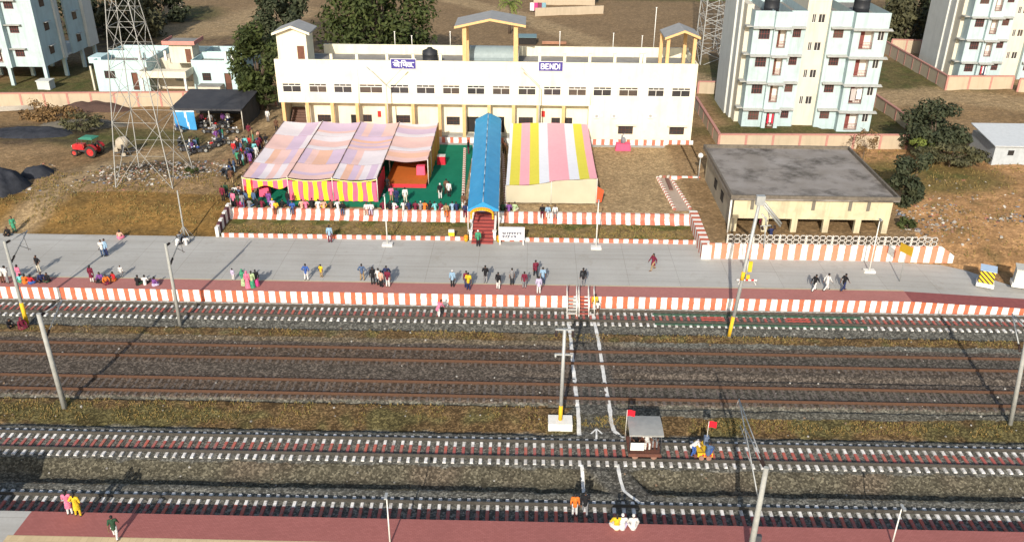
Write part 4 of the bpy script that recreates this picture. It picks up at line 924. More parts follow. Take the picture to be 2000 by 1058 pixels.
# white and yellow tent
T2N=thing('striped_tent','tent with broad yellow, pink and white roof stripes right of the canopy','tent',(2.5,94,FZ)); sY=mat('tent_yellow',(.66,.58,.07),(.62,.54,.06)); sP=mat('tent_pink',(.80,.38,.42),(.76,.35,.39)); sW=mat('tent_white',(.70,.70,.73),(.66,.66,.69)); offw=mat('offwhite_cloth',(.46,.42,.31),(.40,.365,.27),sc=.5)
x0,x1=-2.35,7.15; y0,y1=84.8,103.2; zl,zr_,zb=PY(993,362,y0).z,PY(1170,349,y0).z,5.3
sc=[2,2,0,1,0,2,1,1,2,0,1]; wid=[.35,.0,1,1,1,1,1,1,1.0,1,.75]
cum=[0]; [cum.append(cum[-1]+w) for w in wid]
def sp(u,v):
    x=x0+(x1-x0)*u; ze=zl+(zr_-zl)*u-.22*math.sin(PI*min(1,max(0,(u-.05)/.5))); return (x,y0+(y1-y0)*v,ze+(zb-ze)*v-.25*math.sin(PI*v)+.05*nz(u*6,v*9,1)+.12*math.sin(PI*u))
o=MB()
for i,w in enumerate(wid):
    if w: a,b=cum[i]/cum[-1],cum[i+1]/cum[-1]; o.grid(lambda u,v:sp(a+(b-a)*u,v),2,16,sc[i])
part(T2N,'roof_cloth',o,[sY,sP,sW])
o=MB(); o.grid(lambda u,v:(x0+.05+(x1-x0-.1)*u,y0+.05+.04*math.sin(u*22),2.35+(sp(u,0)[2]-.06-2.35)*v),40,4); part(T2N,'front_wall',o,offw)
o=MB(); o.grid(lambda u,v:(x1+.04*math.sin(u*30),y0+.1+(y1-y0-.2)*u,2.3+(sp(1,u)[2]-2.36)*v),30,3); part(T2N,'side_wall',o,mat('red_side_cloth',(.34,.05,.035),(.25,.04,.03)))
o=MB(); o.grid(lambda u,v:(x0+.04*math.sin(u*30),y0+.1+(y1-y0-.2)*u,2.3+(sp(0,u)[2]-2.36)*v),30,3); part(T2N,'side_wall',o,offw)
for x in (x0,(x0+x1)/2,x1):
    for y in (y0,94,y1): o=MB(); o.tube((x,y,2.2),(x,y,sp((x-x0)/(x1-x0),(y-y0)/(y1-y0))[2]),.045); part(T2N,'pole',o,pole)
o=MB(); a=U(1168,352,4.3); o.add([(x1+.05,y0,4.3),(x1+.75,y0-.1,3.9),(x1+.55,y0-.1,2.6),(x1+.05,y0,2.5),(x1+.05,y0+.05,4.3),(x1+.75,y0-.05,3.9),(x1+.55,y0-.05,2.6),(x1+.05,y0+.05,2.5)],[(0,1,2,3),(7,6,5,4),(0,4,5,1),(1,5,6,2)]); part(T2N,'loose_flap',o,mat('orange_flap',(.6,.09,.03),(.5,.07,.025)))
# ================================================================ COMPOUND WALLS
cwm=mat('compound_cream',(.46,.375,.27),(.41,.335,.24),sc=.8,streak=.25); cpk=mat('compound_pink',(.44,.22,.18),(.38,.18,.15))
def cwall(lab,pts,h=2.0,z=FZ,pitch=3.2):
    P=[U(a,b,z) for a,b in pts]; T=thing('compound_wall',lab,'boundary wall',P[0],group='cream compound walls with pink posts'); W=MB();K=MB();Q=MB()
    for i,(p,q) in enumerate(zip(P,P[1:])):
        d=(q-p).xy; L=d.length; a=math.atan2(d.y,d.x); c=(p+q)/2
        W.ob((c.x,c.y,z+h/2-.15),(L-.01,.22,h+.3),a); K.ob((c.x,c.y,z+h+.09),(L+.1,.34,.16),a)
        n=max(1,round(L/pitch))
        for k in range(n+(1 if i==len(P)-2 else 0)): v=p.lerp(q,k/n); Q.ob((v.x,v.y,z+h/2-.16),(.28,.3,h+.3),a)
    part(T,'wall',W,cwm); part(T,'coping',K,cpk); part(T,'posts',Q,cpk) if 0 else part(T,'pilaster',Q,cpk)
cwall('long cream boundary wall with pink coping left of the station, behind the bike shed',[(-120,213),(0,211),(540,206)])
cwall('cream boundary wall in front of the middle apartment block',[(1402,290),(1768,291)],1.75)
cwall('cream boundary wall between the station end and the middle apartment block',[(1357,214),(1402,289)],1.75)
cwall('cream boundary wall on the right side of the middle apartment block',[(1690,195),(1770,252)],1.6)
cwall('cream boundary wall running back in front of the right edge apartment block',[(1700,88),(1846,175)],2.0); cwall('cream boundary wall below the laundry at the right edge',[(1846,175),(1974,175)],2.0); cwall('short cream boundary wall at the right edge of the picture',[(1986,180),(2060,184)],2.0)
cwall('cream boundary wall piece glimpsed between the station and the apartment block',[(1362,186),(1410,187)],2.0); cwall('short cream wall far behind, between middle and right apartment blocks',[(1738,102),(1796,104)],2.2)
def farwall(lab,a,b,h,m,z=FZ):
    p,q=U(*a,z),U(*b,z); d=(q-p).xy; W=MB(); W.ob(((p.x+q.x)/2,(p.y+q.y)/2,z+h/2-.1),(d.length,.3,h+.2),math.atan2(d.y,d.x)); solo('far_wall',W,m,lab,'wall',p)
farwall('pale wall far behind the station, right of the palm',(1045,32),(1178,27),1.7,cwm); farwall('pale hut wall far behind at the upper left',(322,26),(360,24),2.2,cwm)
# ================================================================ TOWERS, MASTS, LAMPS
lat=mat('lattice_steel',(.36,.36,.34),(.27,.27,.255),rough=.6)
def lattice(lab,c,w0,w1,H,n,z=FZ,r=.07,rot=0):
    T=thing('lattice_tower',lab,'lattice tower',(c[0],c[1],z),group='steel lattice towers')
    def cr(h,i):
        w=(w0+(w1-w0)*h/H)/2; a=rot+PI/4+PI/2*i; return Vector((c[0]+w*1.414*math.cos(a),c[1]+w*1.414*math.sin(a),z+h))
    hs=[0]; 
    k=(w1/w0)**(1/n) if w1<w0 else 1
    st=[k**i for i in range(n)]; s=sum(st)
    for q in st: hs.append(hs[-1]+q/s*H)
    for i in range(4):
        o=MB(); o.tube(cr(-.3,i),cr(H,i),r*1.35,r,n=4,smooth=False); part(T,'leg',o,lat)
        o=MB(); j=(i+1)%4
        for a,b in zip(hs,hs[1:]):
            o.tube(cr(a,i),cr(b,j),r*.62,n=4,smooth=False); o.tube(cr(a,j),cr(b,i),r*.62,n=4,smooth=False); o.tube(cr(b,i),cr(b,j),r*.55,n=4,smooth=False)
            if b-a>3.2: m=(cr(a,i)+cr(a,j)+cr(b,i)+cr(b,j))/4; o.tube(m,cr((a+b)/2,i),r*.4,n=4,smooth=False); o.tube(m,cr((a+b)/2,j),r*.4,n=4,smooth=False)
        part(T,'bracing',o,lat)
    return T
a,b=U(226,366,2.6),U(339,366,2.6); w0=(b-a).length
LT=lattice('tall grey lattice power tower standing on the earth mound at left',((a.x+b.x)/2,a.y+w0/2),w0,1.3,24.5,6,z=2.5,r=.046,rot=0)
q=U(1374,128,2.2); lattice('grey lattice tower behind the right end of the station',(q.x+2.4,q.y+2.5),6.2,5.0,30,13,r=.085); lattice('grey lattice tower farther back, close behind the middle apartment block',(q.x+6.6,q.y+9),5.6,4.6,30,13,r=.075)
def ins(o,p,q,m=1):
    p=Vector(p);q=Vector(q); o.tube(p,q,.045,n=6,m=m)
    for k in range(5): c=p.lerp(q,(k+.5)/5); d=(q-p).normalized()*.02; o.tube(c-d,c+d,.10,n=8,m=m)
brown_ins=mat('brown_insulator',(.035,.022,.02),(.05,.03,.025),rough=.3)
def mast(lab,bp,tp,z=-.1,r=.17,rt=.11,band=None,tee=False,reach=0,plinth=None,m=conc,hlen=None):
    B=U(*bp,z); Tp=PY(tp[0],tp[1],B.y); Tp.y=B.y; h=Tp.z-z; T=thing('overhead_line_mast',lab,'mast',(B.x,B.y,z),group='overhead line masts')
    o=MB(); lean=Vector((Tp.x-B.x,0,0)); top=Vector((Tp.x,B.y,Tp.z)); o.tube(B-Vector((0,0,.3)),top,r,rt,n=10); part(T,'pole',o,m)
    if band:
        for a_,b_ in band: o=MB(); o.tube(B.lerp(top,a_),B.lerp(top,b_),r*1.06+(rt-r)*a_,r*1.06+(rt-r)*b_,n=10); part(T,'yellow_band',o,yellow)
    if plinth: o=MB(); o.box(B.x-plinth[0],B.x+plinth[0],B.y-plinth[1],B.y+plinth[1],z-.3,z+.32); part(T,'plinth',o,white)
    if tee:
        for k,dz in enumerate(tee):
            o=MB(); zz=Tp.z-dz; o.box(top.x-.62,top.x+.62,B.y-.06,B.y+.06,zz-.05,zz+.05)
            if k==0:
                for s in (-1,1): ins(o,(top.x+s*.55,B.y,zz-.05),(top.x+s*.55,B.y-.05,zz-.55))
            else:
                for s in (-1,1): o.tube((top.x+s*.55,B.y,zz-.05),(top.x+s*.55,B.y,zz-.25),.08,n=8)
            part(T,'cross_arm',o,[m,brown_ins])
    if reach:
        s=1 if reach>0 else -1; z1=top.z-.25; z2=top.z-2.0; E=Vector((top.x+.25,B.y+reach,z1-.15)); o=MB()
        A1=Vector((top.x,B.y+s*.12,z1)); A2=Vector((top.x,B.y+s*.15,z2)); o.tube(A1.lerp(E,.2),E,.045,n=6); o.tube(A2.lerp(E,.22),E+Vector((0,s*.3,.02)),.055,n=6); ins(o,A1,A1.lerp(E,.2)); ins(o,A2,A2.lerp(E,.22))
        rg=A2.lerp(E,.55); o.tube(rg,Vector((E.x,E.y+s*.1,z2-.05)),.03,n=6); o.tube(E.lerp(A1,.15),Vector((E.x,E.y-s*.2,z2)),.02,n=5); part(T,'cantilever',o,[steel,brown_ins])
    return T,B,top
mast('concrete mast with a yellow lower part beside two people at the left edge',(53,633),(8,470),band=[(0.01,.27)],reach=2.6)
mast('plain grey mast by the painted track left of the picture centre, over the brown strip',(352,633),(323,475),reach=2.6,tee=None)
mast('thick grey mast standing in the brown strip at lower left',(126,794),(75,612),r=.2,rt=.15,reach=2.3)
mast('grey mast with two cross arms and a white block base near the foot path',(1094,826),(1103,642),r=.14,rt=.12,band=[(.03,.2)],tee=(.05,2.0),plinth=(.85,.55),m=steel)
T,B,top=mast('tallest mast, yellow at the foot, in front of the open shed',(1423,661),(1485,388),band=[(.02,.17),(.44,.5)],r=.16,rt=.13,m=steel)
o=MB(); P=lambda a,b:PY(a,b,B.y)
for (a,b),(c,d),rr in (((1485,393),(1524,442),.09),((1489,391),(1526,437),.09),((1485,442),(1506,440),.06),((1496,424),(1496,440),.06),((1496,440),(1491,484),.055),((1488,418),(1499,432),.06),((1496,396),(1503,425),.04)): o.tube(P(a,b),P(c,d),rr,n=5)
for (a,b),(c,d) in (((1488,441),(1490,449)),((1513,440),(1513,448))): ins(o,P(a,b),P(c,d))
o.box(top.x-.3,top.x+.35,B.y-.2,B.y+.2,top.z-.5,top.z+.25); part(T,'bracket',o,[steel,brown_ins])
mast('mast cut by the right edge of the picture, over the brown strip',(1974,826),(2010,640),r=.17,rt=.13,reach=2.3)
# near platform mast with long double bracket
B=U(1465,1078,1.05); B.y=36.3; top=PY(1497,912,36.3); T=thing('overhead_line_mast','pale mast on the near platform with a long double bracket over the tracks','mast',(B.x,B.y,1.05),group='overhead line masts')
B=PY(1465,1078,36.3); B.z=1.05; o=MB(); o.tube(B,top,.19,.13,n=10); part(T,'pole',o,conc)
for dy,dz,sx in ((3.6,1.3,-.35),(6.3,1.2,-.1)):
    o=MB(); E=Vector((top.x+sx,top.y+dy,top.z+dz*.0-.1)); A1=top-Vector((0,-.1,.2)); A2=top-Vector((0,-.1,2.6)); o.tube(A1,E,.035,n=5); o.tube(A2,E,.04,n=5); o.tube(A2.lerp(E,.5),A1.lerp(E,.85)-Vector((0,0,1.2)),.025,n=5); ins(o,A1.lerp(E,.06),A1.lerp(E,.2)); o.tube(E,E-Vector((0,-.4,.9)),.02,n=5); part(T,'cantilever',o,[steel,brown_ins])
o=MB(); q=top.lerp(B,.75); o.box(q.x+.1,q.x+.45,q.y-.1,q.y+.1,q.z-.3,q.z+.1); part(T,'junction_box',o,dsteel)
o=MB(); q=PY(1467,905,41.5); o.tube(PY(1450,812,44),q,.03,n=5); part(T,'dropper',o,steel)
def lamp_pole(lab,bp,z,h,r=.07,block=.5,arm=0):
    B=U(*bp,z); T=thing('lamp_post',lab,'lamp post',B,group='platform and forecourt lamp posts'); o=MB(); o.tube(B,B+Vector((0,0,h)),r,r*.6,n=8); part(T,'pole',o,steel if arm else white)
    if block: o=MB(); o.box(B.x-block,B.x+block,B.y-block*.6,B.y+block*.6,z,z+.22); part(T,'base_block',o,white)
    t=B+Vector((0,0,h))
    for s in ((-1,1) if arm==2 else (-1,) if arm==1 else ()):
        o=MB(); o.tube(t-Vector((0,0,.1)),t+Vector((s*2.0,0,1.9)),.045,.03,n=6); part(T,'arm',o,steel); o=MB(); o.ob(t+Vector((s*2.15,0,1.98)),(.5,.2,.1),0,0,0,-s*.7); part(T,'lamp_head',o,white)
    if not arm: o=MB(); o.ob(t+Vector((0,-.12,.02)),(.16,.5,.08)); part(T,'lamp_head',o,steel)
lamp_pole('slim platform lamp post on a white block left of the red stairs',(757,479),1.05,5.3); lamp_pole('slim platform lamp post on a white block right of the white sign board',(1164,485),1.05,5.0); lamp_pole('slim platform lamp post on a white block in front of the tall striped wall',(1697,531),1.05,5.3)
lamp_pole('thin lamp post on the near platform edge, left of centre',(762,1062),1.05,3.6,r=.05,block=0); lamp_pole('thin leaning lamp post on the near platform at lower right',(1742,1062),1.05,2.8,r=.05,block=0)
B=PY(754,250,104.0); 
for px,top_,arm,lab in ((754,165,2,'two armed lamp post in front of the station below the Hindi board'),(1054,167,1,'one armed lamp post in front of the station below the BENDI board')):
    t=PY(px,top_,103.9); bp=PY(px,top_,103.9); bb=Vector((t.x,t.y,FZ)); T=thing('lamp_post',lab,'lamp post',bb,group='platform and forecourt lamp posts'); o=MB(); o.tube(bb,t,.09,.06,n=8); part(T,'pole',o,steel)
    for s in ((-1,1) if arm==2 else (-1,)):
        o=MB(); o.tube(t-Vector((0,0,.1)),t+Vector((s*1.9,0,1.8)),.045,.03,n=6); part(T,'arm',o,steel); o=MB(); o.ob(t+Vector((s*2.05,0,1.9)),(.55,.2,.1),0,0,0,-s*.75); part(T,'lamp_head',o,steel)
B=U(1363,356,FZ); T=thing('lamp_post','short garden lamp post with a white globe beside the open shed','lamp post',B,group='platform and forecourt lamp posts'); o=MB(); o.tube(B,B+Vector((0,0,2.9)),.05,n=8); part(T,'pole',o,steel); o=MB(); o.ell(B+Vector((0,0,3.15)),.3,.3,.3); part(T,'globe',o,white)
B=U(362,467,1.05); T=thing('utility_pole','grey utility pole with struts at the platform edge below the earth mound','pole',B); t=PY(346,372,B.y); o=MB(); o.tube(B,t,.1,.06,n=8); part(T,'pole',o,conc)
o=MB(); h=B.lerp(t,.28)
for dx,dy in ((-.8,-.4),(.8,-.4),(-.6,.6),(.7,.6)): o.tube(h,B+Vector((dx,dy,0)),.03,n=5)
part(T,'struts',o,steel) if 0 else part(T,'strut',o,steel)
# open shelter on the near platform, just outside the left edge: only its shade is seen
T=thing('platform_shelter','open roofed shelter on the near platform left of the picture, seen by its shade','shelter',(-40,33,1.05)); o=MB(); o.box(-47,-33.2,30.2,36.2,4.75,4.9); part(T,'roof',o,gablem)
for x in (-46,-40,-34.2):
    for y in (31,35.4): o=MB(); o.box(x-.12,x+.12,y-.12,y+.12,1.05,4.75); part(T,'post',o,steel)
# ================================================================ SIGNS
yb=U(974,476,1.05).y-.2; x0,x1=PY(974,460,yb).x,PY(1024.5,460,yb).x; z1,z0=PY(1000,444,yb).z,PY(1000,469,yb).z
T=thing('notice_board','white notice board with two lines of grey writing at the foot of the bank','sign',((x0+x1)/2,yb,1.05)); o=MB(); o.box(x0,x1,yb,yb+.12,z0,z1); part(T,'panel',o,mat('board_white',(.62,.62,.64),(.57,.57,.59)))
o=MB()
for r,(l,t) in enumerate(((.14,.5),(.14,.24))):
    x=x0+(x1-x0)*l; zz=z0+(z1-z0)*t; xe=x0+(x1-x0)*(.86 if r==0 else .68)
    while x<xe:
        w=R.uniform(.12,.3); o.box(x,x+w,yb-.012,yb-.002,zz+.1,zz+.17)
        for k in range(3):
            a=x+w*R.random()*.9; hh=R.uniform(.1,.24); o.ob((a,yb-.007,zz+.1-hh/2),(.06,.01,hh),0,0,0,R.uniform(-.7,.7))
        x+=w+R.uniform(.02,.09)
part(T,'lettering',o,mat('grey_lettering',(.08,.08,.12),(.06,.06,.09)))
for x in (x0+.12,x1-.12): o=MB(); o.box(x-.06,x+.06,yb+.02,yb+.1,1.05,z0); part(T,'post',o,white)
B=U(882,463,1.35); T=thing('garden_sign','small white and yellow sign on the grass bank left of the stairs','sign',B); o=MB(); o.box(B.x-.03,B.x+.03,B.y-.02,B.y+.02,1.2,1.7); part(T,'post',o,steel); o=MB(); o.box(B.x-.28,B.x+.28,B.y-.05,B.y-.022,1.5,1.88,0); o.box(B.x-.28,B.x+.28,B.y-.05,B.y-.022,1.881,2.2,1); part(T,'panel',o,[mat('sign_yellow',(.78,.62,.03),(.7,.55,.03)),white])
B=U(1757,549,1.05); t=PY(1766,487,B.y); T=thing('platform_sign','yellow board seen edge-on on a single post at the right end of the platform','sign',B); o=MB(); o.tube(B,Vector((B.x,B.y,t.z+.3)),.045,n=8); part(T,'post',o,steel); o=MB(); o.ob((B.x-.05,B.y,t.z),(1.35,.06,.8),rad(118)); part(T,'panel',o,mat('dull_yellow',(.52,.32,.02),(.44,.27,.02)))
def cabinet(lab,px,py,w,h,cols,rz,z):
    B=U(px,py,z); T=thing('trackside_cabinet',lab,'cabinet',(B.x,B.y,z),rz); o=MB(); o.box(-w*.6,w*.6,-w*.5,w*.5,-.2,.15); part(T,'plinth',o,white); o=MB(); o.box(-w/2,w/2,-w*.4,w*.4,.15,h); part(T,'body',o,cols[0]); o=MB(); o.add([(-w*.56,-w*.46,h),(w*.56,-w*.46,h),(w*.56,w*.46,h+.12),(-w*.56,w*.46,h+.12),(-w*.56,-w*.46,h+.05),(w*.56,-w*.46,h+.05),(w*.56,w*.46,h+.2),(-w*.56,w*.46,h+.2)],[(3,2,1,0),(4,5,6,7),(0,1,5,4),(1,2,6,5),(2,3,7,6),(3,0,4,7)]); part(T,'lid',o,cols[1])
    return T
hz=bpy.data.materials.new('hazard_stripes'); hz.use_nodes=True; t_=hz.node_tree; sx=t_.nodes.new('ShaderNodeSeparateXYZ'); t_.links.new(pos(t_),sx.inputs[0]); f=mth(t_,'FRACT',mth(t_,'MULTIPLY',mth(t_,'ADD',sx.outputs[0],sx.outputs[2]),2.6)); t_.links.new(mixc(t_,mth(t_,'LESS_THAN',f,.45),(.75,.5,.02),(.03,.03,.03)),t_.nodes['Principled BSDF'].inputs['Base Color'])
cabinet('trackside cabinet with black and yellow stripes and a pale blue lid',1924,552,1.2,1.35,[hz,mat('pale_blue_lid',(.35,.45,.58),(.3,.4,.52))],rad(-25),1.1); cabinet('plain grey trackside cabinet at the right edge of the picture',1992,553,1.2,1.5,[aqua2,slabg],rad(-20),1.1)
# red and white bar stand and yellow posts on the platform near the tall mast
B=U(1456,549,1.05); T=thing('signal_stand','yellow marked grey post with a red and white bar, beside the tallest mast','signal post',B); o=MB(); o.tube(B,B+Vector((0,0,2.1)),.07,n=8); part(T,'post',o,steel); o=MB(); o.box(B.x+.05,B.x+.4,B.y-.1,B.y+.05,1.15+.9,1.15+1.9); o.box(B.x+.0,B.x+.3,B.y-.1,B.y+.05,1.2,1.7); part(T,'yellow_plate',o,yellow); o=MB()
for k in range(7): o.box(B.x-.9+.26*k,B.x-.9+.26*k+.255,B.y-.35,B.y-.27,1.28,1.4,k%2)
for s in (-.6,.6): o.tube((B.x+s,B.y-.3,1.28),(B.x+s*1.3,B.y-.7,1.05),.03,m=0); o.tube((B.x+s,B.y-.3,1.28),(B.x+s*1.3,B.y+.1,1.05),.03,m=0)
part(T,'bar',o,[white,redp]); o=MB(); o.ell((B.x-.12,B.y,3.25),.16,.16,.16); part(T,'lamp',o,black)
# portable steps at the foot path
for (a,lab,mm) in ((1116,'white portable steps with handrails down from the platform, left of two',mat('worn_white_tread',(.5,.48,.44),(.4,.385,.35))),(1139,'portable steps with white handrails and red treads, right of two',mat('dull_red_tread',(.36,.10,.08),(.28,.08,.065)))):
    x=U(a,605,0).x; T=thing('portable_steps',lab,'steps',(x,65.9,0))
    o=MB(); hw=.42
    for k in range(5): o.box(x-hw,x+hw,66.62-.3*(k+1)+.0,66.62-.3*k-.02,.98-.2*k-.06,.98-.2*k)
    part(T,'tread',o,mm)
    for s in (-hw,hw):
        o=MB(); o.extr([(66.64,1.0),(65.05,-.05),(65.05,.15),(66.64,1.22)],0,x+s-.03,x+s+.03); part(T,'side_rail',o,white)
        o=MB(); o.tube((x+s,66.9,1.05),(x+s,66.9,2.05),.035); o.tube((x+s,65.1,0),(x+s,65.1,1.1),.035); o.tube((x+s,66.9,2.05),(x+s,65.1,1.1),.035); o.tube((x+s,66.0,.6),(x+s,66.0,1.58),.03); part(T,'handrail',o,white)
B=U(1161,590,1.05); o=MB(); o.tube((B.x,66.9,1.05),(B.x,66.9,2.0),.035); o.tube((B.x,66.9,2.0),(B.x,65.3,1.0),.035); o.tube((B.x,65.3,-.05),(B.x,65.3,1.0),.035); solo('handrail',o,white,'single white handrail right of the portable steps','handrail',(B.x,66.9,1.05))
# ================================================================ RAIL TROLLEYS
deck=mat('trolley_deck',(.15,.06,.04),(.1,.045,.035),bump=.2); zr_=.172; redf=mat('flag_red',(.65,.015,.03),(.55,.01,.025))
def flag(lab,p,h,col=redf):
    T=thing('red_flag',lab,'flag',p); p=Vector(p); o=MB(); o.tube(p,p+Vector((0,0,h)),.018,n=5); part(T,'pole',o,white); o=MB(); o.grid(lambda u,v:(p.x+.02+.5*u,p.y+.06*math.sin(5*u),p.z+h-.5+.48*v),6,3); o.grid(lambda u,v:(p.x+.02+.5*u,p.y+.012+.06*math.sin(5*u),p.z+h-.5+.48*v),6,3); part(T,'cloth',o,col)
def wheel(o,c,r,w,m=0): 
    c=Vector(c); o.tube(c-Vector((0,w/2,0)),c+Vector((0,w/2,0)),r,n=16,m=m); o.tube(c-Vector((0,w/2+.02,0)),c-Vector((0,w/2,0)),r*.4,n=10,m=m)
xa,xb=U(1226,888,.3).x,U(1289,888,.3).x; xm=(xa+xb)/2; T=thing('push_trolley','roofed inspection trolley with a grey sheet roof on the near painted track','rail trolley',(xm,46.7,zr_))
o=MB(); o.box(xa,xb,45.75,47.65,.5,.62); o.box(xa,xb,45.72,45.8,.42,.66); part(T,'deck',o,deck)
for s in (-.868,.868):
    for x in (xa+.45,xb-.45): o=MB(); wheel(o,(x,46.7+s,zr_+.2),.2,.1); part(T,'wheel',o,mat('wheel_rust',(.3,.17,.12),(.22,.12,.09)))
zt=2.25
for x in (xa+.05,xb-.05):
    for y in (45.85,47.55): o=MB(); o.tube((x,y,.6),(x,y,zt),.03,n=6); part(T,'post',o,dsteel)
o=MB(); o.grid(lambda u,v:(xa-.05+(xb-xa+.1)*u,45.65+2.1*v,zt+.08*math.sin(PI*v)+.0),8,6); o.grid(lambda u,v:(xa-.05+(xb-xa+.1)*u,45.65+2.1*(1-v),zt-.03+.08*math.sin(PI*v)),8,6); o.box(xa-.05,xb+.05,45.63,45.65,zt-.12,zt+.01); part(T,'roof',o,mat('grey_tin_roof',(.30,.30,.285),(.25,.25,.24),rough=.5))
o=MB(); o.box(xa+.2,xb-.2,46.5,46.95,.62,1.05); o.box(xa+.2,xb-.2,46.96,47.02,.62,1.5); part(T,'bench',o,deck); o=MB(); o.box(xa+.1,xa+1.0,45.78,45.82,.9,1.5); part(T,'screen',o,white)
flag('red flag hanging from a stick at the left corner of the roofed trolley',(xa-.1,47.2,.6),2.5)
xc,xd=U(1362,893,.3).x,U(1391,893,.3).x; T=thing('push_trolley','small yellow flat trolley with red lettered side, right of the roofed one','rail trolley',((xc+xd)/2,46.7,zr_)); o=MB(); o.box(xc,xd,46.0,47.4,.5,.56); part(T,'deck',o,yellow); o=MB(); o.box(xc,xd,45.9,45.99,.36,.66); part(T,'side_board',o,yellow); o=MB()
for k in range(4): o.box(xc+.3+.17*k,xc+.42+.17*k,45.88,45.897,.42,.6)
part(T,'lettering',o,redp)
for s in (-.868,.868):
    for x in (xc+.25,xd-.25): o=MB(); wheel(o,(x,46.7+s,zr_+.17),.17,.1); part(T,'wheel',o,MATS['wheel_rust'])
o=MB(); o.box(xd-.42,xd-.1,46.9,47.2,.56,1.2); part(T,'tool_box',o,mat('blue_grey_box',(.12,.16,.24),(.1,.13,.2)))
flag('red flag on a stick at the right end of the small yellow trolley',(xd-.25,47.0,.56),1.9)
# ================================================================ VEHICLES
def rotw(o,c,r,w,hub,tm=0,hm=1):
    """wheel whose axle runs along local y"""
    c=Vector(c); n=22; prof=[(r*.62,-w/2),(r*.93,-w/2),(r,-w*.3),(r,w*.3),(r*.93,w/2),(r*.62,w/2)]; vs=[];fs=[]
    for rr,yy in prof:
        for i in range(n): vs.append((c.x+rr*math.cos(2*PI*i/n),c.y+yy,c.z+rr*math.sin(2*PI*i/n)))
    for j in range(5):
        for i in range(n): fs.append((j*n+i,(j+1)*n+i,(j+1)*n+(i+1)%n,j*n+(i+1)%n))
    o.add(vs,fs,tm,True); return o
def addwheel(T,c,r,w,hubm):
    o=MB(); rotw(o,c,r,w,None); k=part(T,'wheel',o,rubber); o=MB(); c=Vector(c); o.tube(c-Vector((0,w*.42,0)),c+Vector((0,w*.42,0)),r*.63,n=16); o.tube(c-Vector((0,w*.55,0)),c+Vector((0,w*.55,0)),r*.2,n=8); part(k,'rim',o,hubm)
trr=mat('tractor_red',(.50,.025,.03),(.4,.02,.025),rough=.4,dirt=(.3,.2,.13),dsc=1,damt=.35)
def tractor():
    B=U(176,303,2.25); T=thing('tractor','red farm tractor with a green canopy on the dirt track at left','tractor',(B.x,B.y,GH(B.x,B.y)),rad(172))
    o=MB(); o.extr([(.35,.75),(1.9,.7),(1.95,1.25),(1.6,1.42),(.4,1.45)],1,-.3,.3); part(T,'bonnet',o,trr); o=MB(); o.box(1.951,2.0,-.26,.26,.78,1.2); part(T,'grille',o,dsteel)
    for s in (-.22,.22): o=MB(); o.ell((2.0,s,1.12),.05,.09,.09); part(T,'headlight',o,white)
    o=MB(); o.box(-.9,.4,-.25,.25,.55,.95); o.box(-.2,1.7,-.14,.14,.45,.72); part(T,'chassis',o,dsteel)
    for s in (-1,1):
        addwheel(T,(-.75,s*.78,.72),.72,.4,trr); addwheel(T,(1.55,s*.62,.42),.42,.22,trr)
        o=MB(); o.add([(-.75+.85*math.cos(a),s*y,.74+.85*math.sin(a)) for y in (.55,1.0) for a in (rad(20+20*i) for i in range(8))],[(i,i+1,i+9,i+8) for i in range(7)]); part(T,'mudguard',o,trr)
    o=MB(); o.box(-.85,-.4,-.25,.25,.98,1.12); o.box(-.95,-.86,-.25,.25,1.0,1.5); part(T,'seat',o,black); o=MB(); o.tube((.25,0,1.4),(-.1,0,1.62),.03); 
    n=14
    for i in range(n): a,b=2*PI*i/n,2*PI*(i+1)/n; o.tube((-.12+.1*math.sin(a)*.5,.2*math.cos(a),1.62+.2*math.sin(a)*.8),(-.12+.1*math.sin(b)*.5,.2*math.cos(b),1.62+.2*math.sin(b)*.8),.02,n=5)
    part(T,'steering_wheel',o,black); o=MB(); o.tube((1.2,.2,1.4),(1.2,.2,2.0),.035); part(T,'exhaust',o,dsteel)
    for x in (-1.0,.35):
        for s in (-.55,.55): o=MB(); o.tube((x,s,1.0),(x,s,2.2),.025,n=6); part(T,'canopy_post',o,dsteel)
    o=MB(); o.box(-1.2,.6,-.75,.75,2.2,2.27); o.add([(-1.2,-.75,2.27),(.6,-.75,2.27),(.6,.75,2.27),(-1.2,.75,2.27),(-.9,-.45,2.42),(.3,-.45,2.42),(.3,.45,2.42),(-.9,.45,2.42)],[(4,5,6,7),(0,1,5,4),(1,2,6,5),(2,3,7,6),(3,0,4,7)]); part(T,'canopy',o,mat('canopy_green',(.05,.22,.15),(.04,.17,.12)))
tractor()
